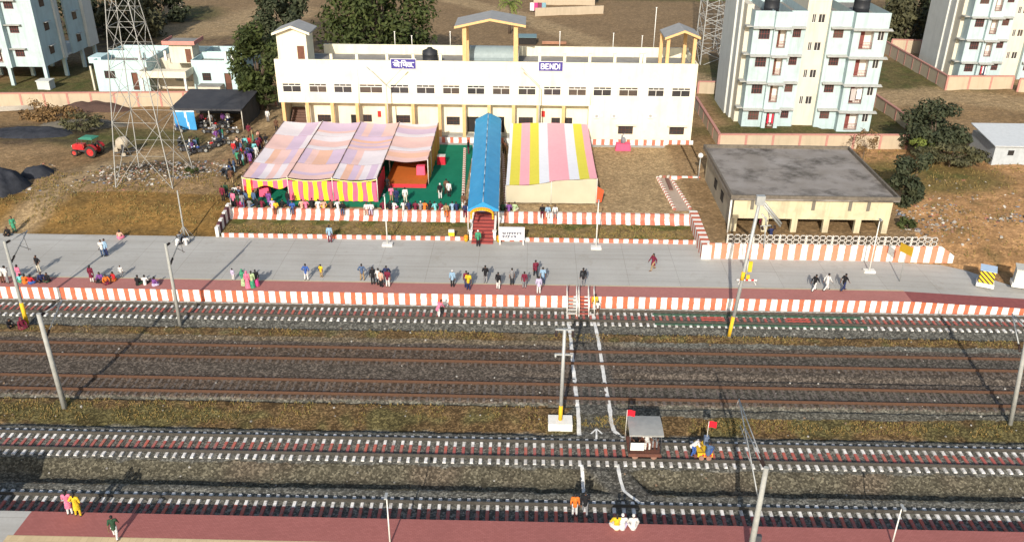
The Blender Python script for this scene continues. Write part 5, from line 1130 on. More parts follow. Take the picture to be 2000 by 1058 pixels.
def mixer():
    B=U(243,302,2.25); T=thing('concrete_mixer','pale concrete mixer drum on a two wheeled trailer inside the lattice tower legs','concrete mixer',(B.x,B.y,GH(B.x,B.y)),rad(20)); pm=mat('mixer_beige',(.45,.40,.31),(.36,.31,.24),dirt=(.25,.2,.15),dsc=2)
    o=MB(); pr=[(.0,-.75),(.45,-.7),(.75,-.25),(.75,.2),(.38,.85),(.34,.85)]; n=18; vs=[];fs=[]; rm=Matrix.Rotation(rad(50),3,'Y')
    for r,zz in pr:
        for i in range(n): v=rm@Vector((r*math.cos(2*PI*i/n),r*math.sin(2*PI*i/n),zz)); vs.append((v.x,v.y,v.z+1.55))
    for j in range(len(pr)-1):
        for i in range(n): fs.append((j*n+i,j*n+(i+1)%n,(j+1)*n+(i+1)%n,(j+1)*n+i))
    o.add(vs,fs,0,True); part(T,'drum',o,pm); o=MB(); o.box(-1.1,1.3,-.6,-.5,.55,.65); o.box(-1.1,1.3,.5,.6,.55,.65); o.box(-.1,.1,-.6,.6,.55,.7); o.tube((1.3,0,.6),(2.2,0,.5),.05); o.box(-.1,.1,-.9,-.8,.6,1.6); o.box(-.1,.1,.8,.9,.6,1.6); part(T,'frame',o,dsteel)
    for s in (-.8,.8): addwheel(T,(0,s,.38),.38,.18,pm)
    o=MB(); o.box(-1.05,-.6,-.4,.4,.66,1.2); part(T,'engine_box',o,pm)
mixer()
def bike_proto():
    T=thing('motorcycle','x','motorcycle',(0,0,0),rad(0.01),group='parked motorcycles')
    for x in (-.63,.63):
        o=MB(); rotw(o,(x,0,.3),.3,.1,None); k=part(T,'wheel',o,rubber); o=MB(); o.tube((x,-.03,.3),(x,.03,.3),.18,n=12); part(k,'rim',o,steel)
    o=MB(); o.box(-.25,.25,-.13,.13,.22,.52); o.path([(.63,0,.3),(.48,0,.85),(.3,0,.75),(-.2,0,.7),(-.63,0,.3)],.035); o.tube((-.2,-.14,.3),(-.95,-.16,.36),.045); part(T,'frame',o,dsteel)
    o=MB(); o.ell((.22,0,.78),.28,.15,.14); tk=part(T,'fuel_tank',o,trr); o=MB(); o.extr([(-.95,.72),(-.5,.62),(-.5,.7),(-.95,.8)],1,-.09,.09); part(T,'tail_cowl',o,black); o=MB(); o.ob((-.35,0,.8),(.75,.24,.1)); part(T,'seat',o,black); o=MB(); o.tube((.42,-.36,1.02),(.42,.36,1.02),.018); o.tube((.48,0,.85),(.42,0,1.02),.03); part(T,'handlebar',o,dsteel); o=MB(); o.ell((.6,0,.88),.1,.1,.11); part(T,'headlight',o,white); o=MB(); o.extr([(.42,.61),(.63,.63),(.85,.56),(.63,.66)],1,-.07,.07); part(T,'mudguard',o,steel)
    return T,tk
def setmat(o,m):
    if not o.material_slots: return
    o.material_slots[0].link='OBJECT'; o.material_slots[0].material=m
BK,_=bike_proto()
cols={'red':trr,'black':black,'blue':mat('bike_blue',(.03,.06,.25),(.025,.05,.2),rough=.35),'silver':mat('bike_silver',(.4,.4,.42),(.35,.35,.36),rough=.35)}
BL=[(350,258,'blue','beside the blue tarpaulin of the bike shed'),(392,250,'black','under the shed front, left of its middle post'),(408,262,'silver','outside the shed just left of its middle post'),(425,252,'red','under the shed roof right of its middle post'),(440,250,'black','under the shed roof near its right wall'),(455,262,'silver','outside the right end of the shed'),
 (424,283,'silver','first of the pair on open ground below the shed'),(438,282,'black','second of the pair on open ground below the shed'),(372,288,'red','at the rubbish edge, first left of the green clad woman'),(392,300,'blue','at the rubbish edge below the green clad woman'),(362,297,'black','at the rubbish edge nearest the tower'),(440,343,'silver','by the crowd left of the pink tent'),(452,338,'blue','by the crowd, nearest the pink tent'),(400,244,'red','in the shed, second row behind the middle post'),(412,241,'silver','in the shed, second row from the left dark end'),(448,244,'blue','deep in the shed beside its right wall'),(352,283,'silver','at the rubbish edge right below the shed tarpaulin'),(380,302,'black','at the rubbish edge, lowest of that row'),(418,290,'red','lone one below the pair on open ground'),(445,350,'black','lowest one by the crowd left of the pink tent')]
for i,(a,b,c,w) in enumerate(BL):
    p=U(a,b,2.2); p.z=GH(p.x,p.y); T=BK if i==0 else dup(BK); T.location=p; T.rotation_euler=(0,0,R.uniform(-.6,.6)+(PI if i%3==0 else 0)+ (1.2 if i>10 else 0)); T['label']='%s motorcycle parked %s'%(c,w)
    for ch in T.children:
        if ch.name.startswith('fuel_tank'): setmat(ch,cols[c])
# bike shed
def bike_shed():
    zt=FZ; a,b=U(345,253,zt),U(470,248,zt); y0=a.y; y1=y0+7.5; x0,x1=a.x,b.x+.9; z1=PY(345,211,y0).z; z2=z1+.5
    T=thing('bike_shed','low shed of black sheeting with a blue tarpaulin, full of parked motorcycles','shed',((x0+x1)/2,y0,zt)); bs=mat('black_sheet_roof',(.035,.036,.042),(.055,.055,.06),sc=.6,rough=.7); o=MB(); o.grid(lambda u,v:(x0-.3+(x1-x0+.5)*u,y0-.3+(y1-y0+.3)*v,z1+(z2-z1)*v+.04*nz(u*8,v*6,2)),14,8); o.grid(lambda u,v:(x0-.3+(x1-x0+.5)*(1-u),y0-.3+(y1-y0+.3)*v,z1-.05+(z2-z1)*v),4,2); o.box(x0-.3,x1+.2,y0-.34,y0-.3,z1-.22,z1+.02); part(T,'roof',o,bs)
    o=MB(); o.grid(lambda u,v:(x1+.05*math.sin(u*25),y0+(y1-y0)*u,zt+(z1-zt+.4*u)*v),24,2); part(T,'side_sheet',o,mat('dark_side_sheet',(.04,.042,.048),(.06,.06,.065),rough=.7)); o=MB(); o.box(x0,x1,y1-.1,y1,zt,z2-.1); part(T,'back_sheet',o,bs)
    for x in (x0,x0+(x1-x0)*.52,x1): o=MB(); o.tube((x,y0-.1,zt),(x,y0-.1,z1),.06,n=6); part(T,'post',o,pole)
    tb=mat('blue_tarp',(.045,.24,.50),(.06,.3,.58),sc=1.2,rough=.5); tw=mat('tarp_white',(.55,.62,.68),(.45,.55,.65)); xt=x0+(x1-x0)*.31
    o=MB(); o.grid(lambda u,v:(x0+(xt-x0)*u+.15*v*0,y0-.2-.08*math.sin(u*9)-.05*math.sin(v*5),z1-.05-(z1-.1-zt)*v),18,14,mf=lambda i,j:1 if j<2 or abs(i-(9+j*.15))<.8 else 0); part(T,'tarpaulin',o,[tb,tw])
bike_shed()
# silver sheet cabin, right edge
B=U(1962,322,2.2); T=thing('sheet_cabin','grey corrugated sheet cabin with a small window at the right edge','cabin',B); cm=mat('corrugated_sheet',(.42,.45,.47),(.34,.37,.39),rough=.45,streak=.2); X0,X1,Y0,Y1=B.x-1.6,B.x+5,B.y,B.y+6; o=MB(); o.box(X0,X1,Y0,Y1,2.1,4.6); part(T,'wall',o,cm); o=MB(); o.add([(X0-.3,Y0-.4,4.55),(X1+.3,Y0-.4,4.55),(X1+.3,Y1+.3,5.3),(X0-.3,Y1+.3,5.3),(X0-.3,Y0-.4,4.65),(X1+.3,Y0-.4,4.65),(X1+.3,Y1+.3,5.4),(X0-.3,Y1+.3,5.4)],[(3,2,1,0),(4,5,6,7),(0,1,5,4),(1,2,6,5),(2,3,7,6),(3,0,4,7)]); part(T,'roof',o,mat('pale_sheet_roof',(.52,.54,.55),(.45,.47,.48),rough=.45)); o=MB(); o.box(X0+1.6,X0+2.3,Y0-.04,Y0-.003,3.4,4.0); part(T,'window',o,dark)
o=MB(); B=U(1925,300,2.2); o.box(B.x-1,B.x+1.6,B.y,B.y+2.2,3.2,3.35); [o.box(B.x+i,B.x+i+.12,B.y+.05,B.y+.17,2.1,3.2) for i in (-.9,1.4)]; solo('lean_to',o,[dsteel],'dark low lean-to beside the grey sheet cabin','lean-to',B)
# ================================================================ HEAPS, PLANKS, RUBBISH
def heap(name,lab,cat,px,py,rx,ry,h,m,z=2.3,seed=1,kind=None):
    B=U(px,py,z); o=MB()
    def f(u,v):
        a=2*PI*u; r=v; k=1+.25*nz(math.cos(a)*2,math.sin(a)*2,seed); x=B.x+rx*r*k*math.cos(a); y=B.y+ry*r*k*math.sin(a); return (x,y,GH(x,y)-.1+h*(1-r**2.2)*(1+.35*nz(x*.9,y*.9,seed)))
    o.grid(f,26,9); solo(name,o,m,lab,cat,B,kind=kind)
tarp=mat('black_tarp',(.024,.026,.032),(.045,.048,.058),sc=1.5,rough=.8,spec=.1,bump=.3)
heap('tarp_mound','large dark tarpaulin covered mound at the left edge','covered heap',6,366,2.7,3.0,2.2,tarp,seed=3); heap('tarp_mound','smaller dark tarpaulin mound right of the large one','covered heap',72,340,2.0,1.8,1.2,tarp,seed=8); heap('tarp_mound','long flat black tarpaulin heap left of the tractor','covered heap',56,258,6.2,2.6,.7,tarp,seed=12)
heap('stone_block','pale stone block beside the smaller tarpaulin mound','stone',92,336,.9,.6,.6,conc,seed=4); heap('brush_heap','dark heap of brushwood below the boundary wall at left','brush heap',185,212,5.5,1.6,1.1,mat('brushwood',(.09,.05,.04),(.06,.04,.03),sc=5,bump=.6),seed=21); heap('earth_heap','grey heap of earth and debris behind the tractor','debris heap',165,243,6,2.2,.8,mat('grey_debris',(.15,.13,.10),(.1,.09,.07),sc=3,bump=.5),seed=24)
o=MB(); 
for k in range(7): p=U(-10+k*2,218-k*1.2,2.3); q=U(66,214-k*1.0,2.3); o.tube((p.x,p.y,2.35+.08*(k%3)),(q.x,q.y,2.35+.08*(k%3)),.09,n=6)
solo('pole_pile',o,mat('pale_timber',(.42,.38,.32),(.34,.3,.25)),'pile of long pale poles on the ground at the left edge','timber pile',U(30,214,2.3))
rm_=[mat('rubbish_white',(.5,.47,.42)),mat('rubbish_brown',(.25,.17,.11)),mat('rubbish_blue',(.16,.18,.22)),mat('rubbish_red',(.32,.14,.1)),mat('rubbish_grey',(.3,.28,.25)),mat('rubbish_dark',(.08,.07,.06))]
def rubbish(name,spots,seed):
    r=random.Random(seed); o=MB()
    for px,py,rx,ry,n in spots:
        B=U(px,py,2.3)
        for _ in range(n):
            a=r.random()*2*PI; k=r.random()**.7; x=B.x+rx*k*math.cos(a); y=B.y+ry*k*math.sin(a); s=r.choice((.08,.12,.16,.25))*r.uniform(.7,1.4); o.ob((x,y,GH(x,y)+s*.15),(s,s*r.uniform(.5,1.2),s*.4),r.random()*3,r.choice((0,0,1,1,1,1,2,3,4,4,4,5,5,5)),r.uniform(-.5,.5),r.uniform(-.5,.5))
    struct(name,o,rm_,kind='stuff')
rubbish('rubbish',[(280,340,6.5,4.5,420),(240,352,3,2,160),(390,330,4,2.6,170),(360,350,2.5,1.2,90),(150,360,9,3,70),(430,330,4,3,90),(60,335,3,3,30)],3); rubbish('rubble',[(1815,425,3.5,2.6,170),(1840,405,3,1.5,70),(1960,418,3,1.2,70),(1800,455,2.5,1,50),(1900,380,6,5,60),(1880,440,5,3,60)],5)
r=random.Random(9); o=MB()
for _ in range(260):
    y=r.choice((r.uniform(48.9,52.2),r.uniform(60.3,63),r.uniform(42.8,45),r.uniform(52.3,60.3))); x=r.uniform(-42,42); s=r.uniform(.05,.13); o.ob((x,y,HB(x,y)+s*.2),(s,s,s*.5),r.random()*3,r.choice((0,4,4,1)))
struct('litter',o,rm_,kind='stuff')
# dry grass tufts on the brown strips: too many to count
def tufts(name,area,n,h,m,zf,seed):
    r=random.Random(seed); o=MB(); k=0
    while k<n:
        x,y=area(r)
        if nz(x,y,77,.35)+.5*nz(x,y,78,1.3)<-.08: 
            k+=.2; continue
        z=zf(x,y); k+=1
        for _ in range(5):
            a=r.random()*2*PI; hh=h*r.uniform(.5,1.3); w=.02+.02*r.random(); dx,dy=math.cos(a),math.sin(a); bx_,by_=x+dx*.05,y+dy*.05; ln=r.uniform(.2,.7)*hh
            o.add([(bx_-dy*w,by_+dx*w,z-.02),(bx_+dy*w,by_-dx*w,z-.02),(bx_+dx*ln,by_+dy*ln,z+hh)],[(0,1,2)],r.choice((0,0,1)))
    struct(name,o,m,kind='stuff')
dg=[mat('dry_grass',(.30,.205,.075),(.23,.155,.055),sc=3),mat('green_grass',(.16,.15,.05),(.12,.12,.04),sc=3)]
tufts('dry_grass',lambda r:(lambda x:(x,r.uniform(49.5,51.8 if x<1 else 50.8)))(r.uniform(-44,44)),3000,.13,dg,HB,1); tufts('dry_grass',lambda r:(r.uniform(-46,46),r.uniform(61,62.1)),1500,.11,dg,HB,2)
tufts('dry_grass',lambda r:(r.uniform(xg0,xg1),r.uniform(78.3,81.3)),2600,.14,dg,lambda x,y:1.22+.2*(y-78.1)/3.45,3)
tufts('dry_grass',lambda r:(r.uniform(39,64),r.uniform(76,104)),1300,.25,dg,GH,4); tufts('dry_grass',lambda r:(r.uniform(-62,-32),r.uniform(80,92)),2500,.2,dg,GH,5)
# ================================================================ TREES AND PLANTS
def leafmat(name,a,b,c=(.03,.045,.015)):
    m,t,bb=base(name,.7,spec=.2); g=t.nodes.new('ShaderNodeNewGeometry'); r=g.outputs['Random Per Island']; col=mixc(t,r,a,b); col=mixc(t,mth(t,'MULTIPLY',ramp(t,noisef(t,.55,3),.4,.65),.6),col,c); t.links.new(col,bb.inputs['Base Color']); return m
lf1=leafmat('leaf_green',(.034,.05,.013),(.066,.08,.022),(.016,.022,.008)); lf2=leafmat('leaf_dark',(.032,.042,.021),(.06,.066,.034),(.012,.018,.01)); lf3=leafmat('leaf_dull',(.06,.06,.03),(.095,.09,.042),(.03,.03,.018)); lf4=leafmat('leaf_dry',(.22,.13,.05),(.16,.1,.045),(.1,.06,.03)); lf5=leafmat('leaf_bright',(.12,.16,.03),(.18,.2,.05))
def tree(name,lab,c,rx,ry,rz,n,leaf,ls=.32,trunk=.3,seed=1,z0=FZ,group='trees around the station',clumps=26,cat='tree'):
    r=random.Random(seed); c=Vector(c); T=thing(name,lab,cat,(c.x,c.y,z0),group=group); o=MB(); base_=Vector((c.x,c.y,z0-.2)); fork=Vector((c.x,c.y,max(z0+.6,c.z-rz*.55))); o.tube(base_,fork,trunk,trunk*.75,n=9)
    cl=[]
    for i in range(clumps):
        while True:
            v=Vector((r.uniform(-1,1),r.uniform(-1,1),r.uniform(-1,1)))
            if .25<v.length<1: break
        v=v.normalized()*(v.length**.45)*r.uniform(.72,.98); p=c+Vector((v.x*rx,v.y*ry,v.z*rz)); cl.append((p,r.uniform(.24,.42)))
        if i%2==0: md=fork.lerp(p,.5)+Vector((0,0,.15*rz)); o.tube(fork,md,trunk*.4,trunk*.22,n=5); o.tube(md,p,trunk*.22,trunk*.06,n=5)
    part(T,'trunk',o,bark); o=MB()
    for i in range(n):
        p,k=r.choice(cl); d=Vector((r.gauss(0,1),r.gauss(0,1),r.gauss(0,1))).normalized()*(r.random()**.4); q=p+Vector((d.x*rx*k,d.y*ry*k,d.z*rz*k*.85)); s=ls*r.uniform(.6,1.3)
        nrm=(d+Vector((r.uniform(-.8,.8),r.uniform(-.8,.8),r.uniform(-.3,1)))).normalized(); a=nrm.orthogonal().normalized(); b=nrm.cross(a); th=r.random()*6.28; a,b=a*math.cos(th)+b*math.sin(th),b*math.cos(th)-a*math.sin(th)
        o.add([q-a*s,q+b*s*.45,q+a*s+nrm*s*.15,q-b*s*.45],[(0,1,2,3)])
    part(T,'crown',o,leaf)
def tpx(px,py,Y): return PY(px,py,Y)
tree('broadleaf_tree','largest dense green tree right behind the station roof',tpx(742,38,129),8.2,6.5,9.6,11500,lf1,.42,.5,11,clumps=60)
tree('broadleaf_tree','dense green tree against the left end of the station',tpx(500,125,118),3.7,3.5,5.9,5200,lf1,.36,.35,12,clumps=34)
tree('broadleaf_tree','dark tree behind and above the left end of the station',tpx(552,35,140),4.6,4,5.2,4200,lf2,.42,.35,13,clumps=30)
tree('broadleaf_tree','rounded dark green tree right of the middle apartment block',tpx(1832,250,103),4.0,3.6,3.6,5600,lf2,.28,.3,14,clumps=36)
tree('broadleaf_tree','narrow tree growing over the right end of the shed roof',tpx(1777,350,86.5),1.9,2.0,3.1,2800,lf2,.26,.22,15,clumps=26)
tree('broadleaf_tree','dull green tree behind the tower at the upper left',tpx(262,40,165),7,5,6,3600,lf3,.5,.35,16); tree('broadleaf_tree','dark tree behind the left apartment block',tpx(175,55,170),8,5,6.5,3600,lf2,.55,.35,17); tree('broadleaf_tree','dark tree at the top edge above the low house',tpx(305,12,180),6,5,6,2600,lf2,.55,.3,18)
tree('broadleaf_tree','dull green tree between the two right hand apartment blocks',tpx(1772,50,165),6,5,7.5,4200,lf3,.5,.35,19,clumps=34); tree('broadleaf_tree','dark tree at the top edge right of the middle apartment block',tpx(1800,8,185),6,5,5,2400,lf2,.55,.3,20)
tree('green_bush','bright green bush at the foot of the rounded dark tree',tpx(1800,285,101),1.5,1.2,1.3,1100,lf5,.2,.08,21,group='bushes',clumps=12,cat='bush')
tree('green_bush','low green bush at the right foot of the open shed',tpx(1772,442,79.5),1.1,1.0,.9,900,lf1,.17,.06,22,group='bushes',clumps=10,cat='bush'); tree('green_bush','olive bush line below the grey sheet cabin',tpx(1860,300,98),4.2,2.2,1.3,2400,lf3,.25,.1,23,group='bushes',cat='bush')
tree('dry_bush','reddish dry bush in front of the left boundary wall',tpx(72,222,113),2.6,1.6,1.9,1300,lf4,.2,.06,24,group='bushes',cat='bush'); tree('dry_bush','larger brown dry bush patch right of the pole pile',tpx(112,226,112),4.2,2,1.3,1700,lf4,.22,.06,25,group='bushes',cat='bush')
tree('dry_bush','bare yellowish bush in front of the cream wall behind the open shed',tpx(1692,275,99.5),1.6,1,1.5,420,lf4,.16,.06,26,group='bushes',cat='bush'); tree('green_bush','small green bush in the rubbish right of the tower foot',tpx(374,338,91),.8,.8,.9,700,lf1,.16,.05,27,group='bushes',clumps=9,cat='bush'); tree('green_bush','olive bush among the debris behind the tractor',tpx(155,236,107),3,1.6,1.2,1100,lf3,.22,.06,28,group='bushes',cat='bush')
tree('green_bush','dark scrub below the low house beside its right wall',tpx(520,185,116),2.4,1.5,1.4,1100,lf1,.22,.06,29,group='bushes',cat='bush')
def palm(px,py,Y,lab,seed):
    r=random.Random(seed); P=PY(px,py,Y); T=thing('palm_tree',lab,'palm tree',(P.x,P.y,FZ),group='trees around the station'); o=MB(); o.tube((P.x,P.y,2),(P.x+.2,P.y,P.z),.25,.18,n=8); part(T,'trunk',o,bark); o=MB()
    for k in range(22):
        a=r.random()*6.28; el=r.uniform(-.2,1.1); L=r.uniform(2.4,3.4); pr=P.copy()
        for s in range(7):
            t=s/7; d=Vector((math.cos(a)*math.cos(el-t*1.6),math.sin(a)*math.cos(el-t*1.6),math.sin(el-t*1.6))); n=pr+d*L/7; sd=Vector((-math.sin(a),math.cos(a),0))*.5*(1-abs(t-.4)); dn=Vector((0,0,-.22))
            o.add([pr,n,n+sd+dn,n-sd+dn],[(0,1,2),(0,3,1)]); pr=n
    part(T,'crown',o,lf5)
palm(995,8,172,'palm crown at the top edge behind the middle gable',4)
# far hut, laundry and log pile behind the station
o=MB(); q=U(1120,15,FZ); o.box(q.x-9,q.x+5,q.y+3,q.y+9,2,4.4,0); o.add([(q.x-9.5,q.y+2.5,4.3),(q.x+5.5,q.y+2.5,4.3),(q.x+5.5,q.y+6,5.6),(q.x-9.5,q.y+6,5.6)],[(0,1,2,3)],1); solo('far_hut',o,[cwm,mat('tile_brown',(.16,.08,.06),(.11,.06,.05))],'long hut with a brown tiled roof far behind the station','hut',q)
for i,(a,c,lab) in enumerate(((1039,WH,'white cloth on the far washing line right of the palm'),(1046,(.5,.05,.2),'magenta cloth on the far washing line right of the palm'),(1054,(.2,.05,.08),'dark red cloth on the far washing line right of the palm'),(1062,(.2,.36,.42),'pale blue cloth at the right end of the far washing line'))):
    p=U(a,24,FZ); o=MB(); o.grid(lambda u,v:(p.x-.45+.9*u,p.y+.08*math.sin(u*6),FZ+.3+1.7*v),5,3); solo('laundry',o,mat('far_cloth_%d'%i,c),lab,'laundry',p,group='far washing line')
o=MB(); q=U(1085,88,FZ); 
for k in range(9): o.tube((q.x-2.5,q.y+.2*(k%5),2.4+.22*(k//5)),(q.x+2,q.y+.2*(k%5),2.4+.22*(k//5)),.12,n=6)
solo('log_pile',o,mat('pinkish_timber',(.42,.22,.14),(.36,.18,.11)),'stack of pinkish logs just behind the station back parapet','timber pile',q)
o=MB(); q=U(1030,88,FZ); o.box(q.x-1.8,q.x+1.6,q.y,q.y+3,2.2,3.5,0); o.box(q.x-1.9,q.x+1.7,q.y-.1,q.y+3.1,3.5,3.6,1); solo('dark_stall',o,[dark,mat('teal_sheet',(.16,.25,.27))],'small dark stall with a teal sheet top behind the station back parapet','stall',q)
# ================================================================ PEOPLE
PD={}
def sph(o,c,r,n=10): o.ell(c,r,r,r,0,n,max(6,n*2//3))
def cap(o,p,q,a,b,n=10): o.tube(p,q,a,b,n=n); sph(o,p,a,n); sph(o,q,b,n)
def chain(o,pts,rs,n=10):
    for i in range(len(pts)-1): cap(o,pts[i],pts[i+1],rs[i],rs[i+1],n)
def V(*a): return Vector(a)
def skel(pose):
    """joints, facing -Y; origin at the feet (or at the seat for a ledge)"""
    J={}
    def torso(h,lean=0,side=0):
        h=Vector(h); up=V(side,-math.sin(lean),math.cos(lean)); fw=V(0,-math.cos(lean),-math.sin(lean))
        J['h']=h; J['w']=h+up*.18; J['c']=h+up*.36; J['n']=h+up*.53; J['hd']=h+up*.69+fw*.015; J['up']=up; J['fw']=fw
        for s in (-1,1): J['s%d'%s]=h+up*.475+V(s*.185,0,0); J['p%d'%s]=h+V(s*.09,0,-.03)
    def arm(s,e,w): J['e%d'%s]=J['s%d'%s]+Vector(e); J['wr%d'%s]=J['e%d'%s]+Vector(w)
    def leg(s,k,a): J['k%d'%s]=Vector(k); J['a%d'%s]=Vector(a)
    if pose in ('stand','gown'):
        torso((0,0,.90)); [arm(s,(s*.06,.03,-.29),(s*.0,-.06,-.25)) for s in (-1,1)]; [leg(s,(s*.105,-.01,.48),(s*.115,.02,.07)) for s in (-1,1)]
    elif pose=='hips':
        torso((0,0,.90)); [arm(s,(s*.17,.06,-.24),(-s*.12,-.14,-.16)) for s in (-1,1)]; [leg(s,(s*.13,-.01,.48),(s*.16,.02,.07)) for s in (-1,1)]
    elif pose=='folded':
        torso((0,0,.90)); arm(-1,(-.07,-.02,-.28),(.2,-.17,.06)); arm(1,(.07,-.05,-.26),(-.16,-.18,.2)); [leg(s,(s*.1,-.02,.48),(s*.11,.02,.07)) for s in (-1,1)]
    elif pose=='walk':
        torso((0,0,.88),.06); arm(-1,(-.06,-.14,-.26),(.0,-.16,-.19)); arm(1,(.06,.17,-.24),(.0,.04,-.26)); leg(-1,(-.1,.06,.46),(-.1,.33,.13)); leg(1,(.1,-.2,.49),(.1,-.28,.07))
    elif pose=='ledge':
        torso((0,.06,.11),.1); [arm(s,(s*.08,-.05,-.27),(-s*.06,-.23,-.05)) for s in (-1,1)]; [leg(s,(s*.13,-.40,.10),(s*.13,-.38,-.33)) for s in (-1,1)]
    elif pose=='floor':
        torso((0,.05,.12),.16); [arm(s,(s*.11,-.08,-.26),(-s*.08,-.22,-.06)) for s in (-1,1)]; [leg(s,(s*.32,-.30,.18),(-s*.06,-.36,.08)) for s in (-1,1)]
    elif pose=='squat':
        torso((0,.06,.24),.3); [arm(s,(s*.08,-.18,-.2),(-s*.08,-.2,.0)) for s in (-1,1)]; [leg(s,(s*.17,-.33,.46),(s*.13,-.14,.07)) for s in (-1,1)]
    elif pose=='bend':
        torso((0,.1,.84),.75); arm(-1,(-.05,-.14,-.24),(.0,-.16,-.2)); arm(1,(.06,-.12,-.25),(.0,-.17,-.2)); leg(-1,(-.11,.02,.46),(-.12,.14,.07)); leg(1,(.11,-.14,.47),(.11,-.06,.07))
    return J
def toes(J,s,pose): 
    a=J['a%d'%s]; return a+(V(0,-.16,-.035) if pose!='floor' else V(-s*.15,-.03,-.02))
def remesh(mb,vox,name,dec=None,sm=2):
    me=mb.mesh(name); ob=bpy.data.objects.new('tmp',me); C.objects.link(ob); m=ob.modifiers.new('r','REMESH'); m.mode='VOXEL'; m.voxel_size=vox; m.use_smooth_shade=True
    s=ob.modifiers.new('s','SMOOTH'); s.iterations=sm; s.factor=.5
    if dec: d=ob.modifiers.new('d','DECIMATE'); d.ratio=dec
    dg_=bpy.context.evaluated_depsgraph_get(); out=bpy.data.meshes.new_from_object(ob.evaluated_get(dg_)); out.name=name
    bpy.data.objects.remove(ob); bpy.data.meshes.remove(me); out.polygons.foreach_set('use_smooth',[True]*len(out.polygons)); return out
def body_mesh(pose):
    J=skel(pose); o=MB(); chain(o,[J['h'],J['w'],J['c']],[.135,.125,.145]); cap(o,J['s-1'],J['s1'],.07,.07); chain(o,[J['c'],J['n'],J['n']+(J['hd']-J['n'])*.5],[.13,.06,.052])
    h=J['hd']; rot=Matrix((V(1,0,0),-J['fw'],J['up'])).transposed(); o.ell(h,.078,.098,.118,0,14,10,rot); o.ell(h+J['fw']*.035-J['up']*.06,.06,.065,.06,0,12,8,rot)
    o.ell(h+J['fw']*.105-J['up']*.02,.014,.02,.026,0,8,6,rot); o.ell(h+J['fw']*.09-J['up']*.062,.028,.014,.012,0,8,6,rot); o.ell(h+J['fw']*.085+J['up']*.022,.05,.016,.012,0,8,6,rot)
    for s in (-1,1):
        o.ell(h+V(s*.08,0,0)-J['up']*.01,.012,.022,.032,0,8,6,rot)
        chain(o,[J['s%d'%s],J['e%d'%s],J['wr%d'%s]],[.055,.042,.028]); chain(o,[J['p%d'%s],J['k%d'%s],J['a%d'%s]],[.085,.056,.04]); chain(o,[J['a%d'%s]-V(0,-.03,.03),toes(J,s,pose)],[.036,.03])
        w=J['wr%d'%s]; d=(w-J['e%d'%s]).normalized(); sd=d.cross(V(0,-1,.2)).normalized(); nr=d.cross(sd).normalized(); pc=w+d*.05; o.ell(pc,.036,.018,.05,0,10,8,Matrix((sd,nr,d)).transposed())
        for k,(off,L) in enumerate(((-.027,.062),(-.009,.075),(.009,.07),(.027,.054))):
            b=w+d*.088+sd*off; m_=b+d*L*.5+nr*.008; cap(o,b,m_,.0105,.0095,6); cap(o,m_,m_+d*L*.42+nr*.02,.0095,.008,6)
        b=w+d*.035-sd*.03*s; m_=b-sd*s*.028+d*.03; cap(o,b,m_,.012,.011,6); cap(o,m_,m_+d*.032,.011,.009,6)
    return remesh(o,.0085,'person_'+pose,.3)
def shirt_mesh(pose,long=True,flare=0):
    J=skel(pose); o=MB(); lo=J['h']-J['up']*(.10 if flare==0 else .0); chain(o,[lo,J['h'],J['w'],J['c'],J['c']+J['up']*.1],[.158,.156,.146,.168,.12]); cap(o,J['s-1'],J['s1'],.085,.085)
    if flare and pose in('stand','hips','folded','walk'): o.tube(J['h'],J['h']-V(0,0,.38),.17,.21,n=14)
    for s in (-1,1):
        e=J['e%d'%s]; w=e.lerp(J['wr%d'%s],.85)
        if long: chain(o,[J['s%d'%s],e,w],[.078,.06,.047])
        else: chain(o,[J['s%d'%s],J['s%d'%s].lerp(e,.75)],[.078,.066])
    return remesh(o,.017,'shirt_'+pose)
def trouser_mesh(pose,frac=.93):
    J=skel(pose); o=MB(); cap(o,J['h']+J['up']*.06,J['h'],.14,.148)
    for s in (-1,1): k=J['k%d'%s]; chain(o,[J['p%d'%s],k,k.lerp(J['a%d'%s],frac)],[.102,.076,.062])
    return remesh(o,.017,'trousers_'+pose)
def skirt_mesh(pose):
    J=skel(pose); o=MB()
    if pose=='gown': 
        n=26; vs=[];fs=[]; pr=[(1.0,.13),(.9,.165),(.5,.2),(.05,.255)]
        for z,r in pr:
            for i in range(n): a=2*PI*i/n; k=1+(.07*math.sin(a*7) if z<.8 else 0); vs.append((r*k*math.cos(a),r*.82*k*math.sin(a),z))
        for j in range(3):
            for i in range(n): fs.append((j*n+(i+1)%n,j*n+i,(j+1)*n+i,(j+1)*n+(i+1)%n))
        fs+=[tuple(range(n)),tuple(range(4*n-1,3*n-1,-1))]; o.add(vs,fs)
    else:
        o.ell((0,-.16,.13),.40,.36,.15); cap(o,J['h'],J['h']+V(0,0,.08),.2,.16)
    return remesh(o,.02,'skirt_'+pose)
def hair_mesh(pose,long=False):
    J=skel(pose); h=J['hd']; rot=Matrix((V(1,0,0),-J['fw'],J['up'])).transposed(); o=MB(); o.ell(h-J['fw']*.02+J['up']*.028,.09,.104,.108,0,14,10,rot)
    if long: o.ell(h-J['fw']*.09-J['up']*.09,.055,.035,.16,0,10,8,rot)
    return remesh(o,.011,'hair_'+pose)
def veil_mesh(pose):
    J=skel(pose); h=J['hd']; rot=Matrix((V(1,0,0),-J['fw'],J['up'])).transposed(); o=MB(); o.ell(h-J['fw']*.028+J['up']*.02,.105,.115,.128,0,14,10,rot); chain(o,[J['n']-J['fw']*.06,J['c']-J['fw']*.06],[.1,.15]); chain(o,[J['s-1'],J['c']+J['fw']*.05,J['h']+V(.1,-.05,.05)],[.09,.13,.15]); return remesh(o,.018,'veil_'+pose)
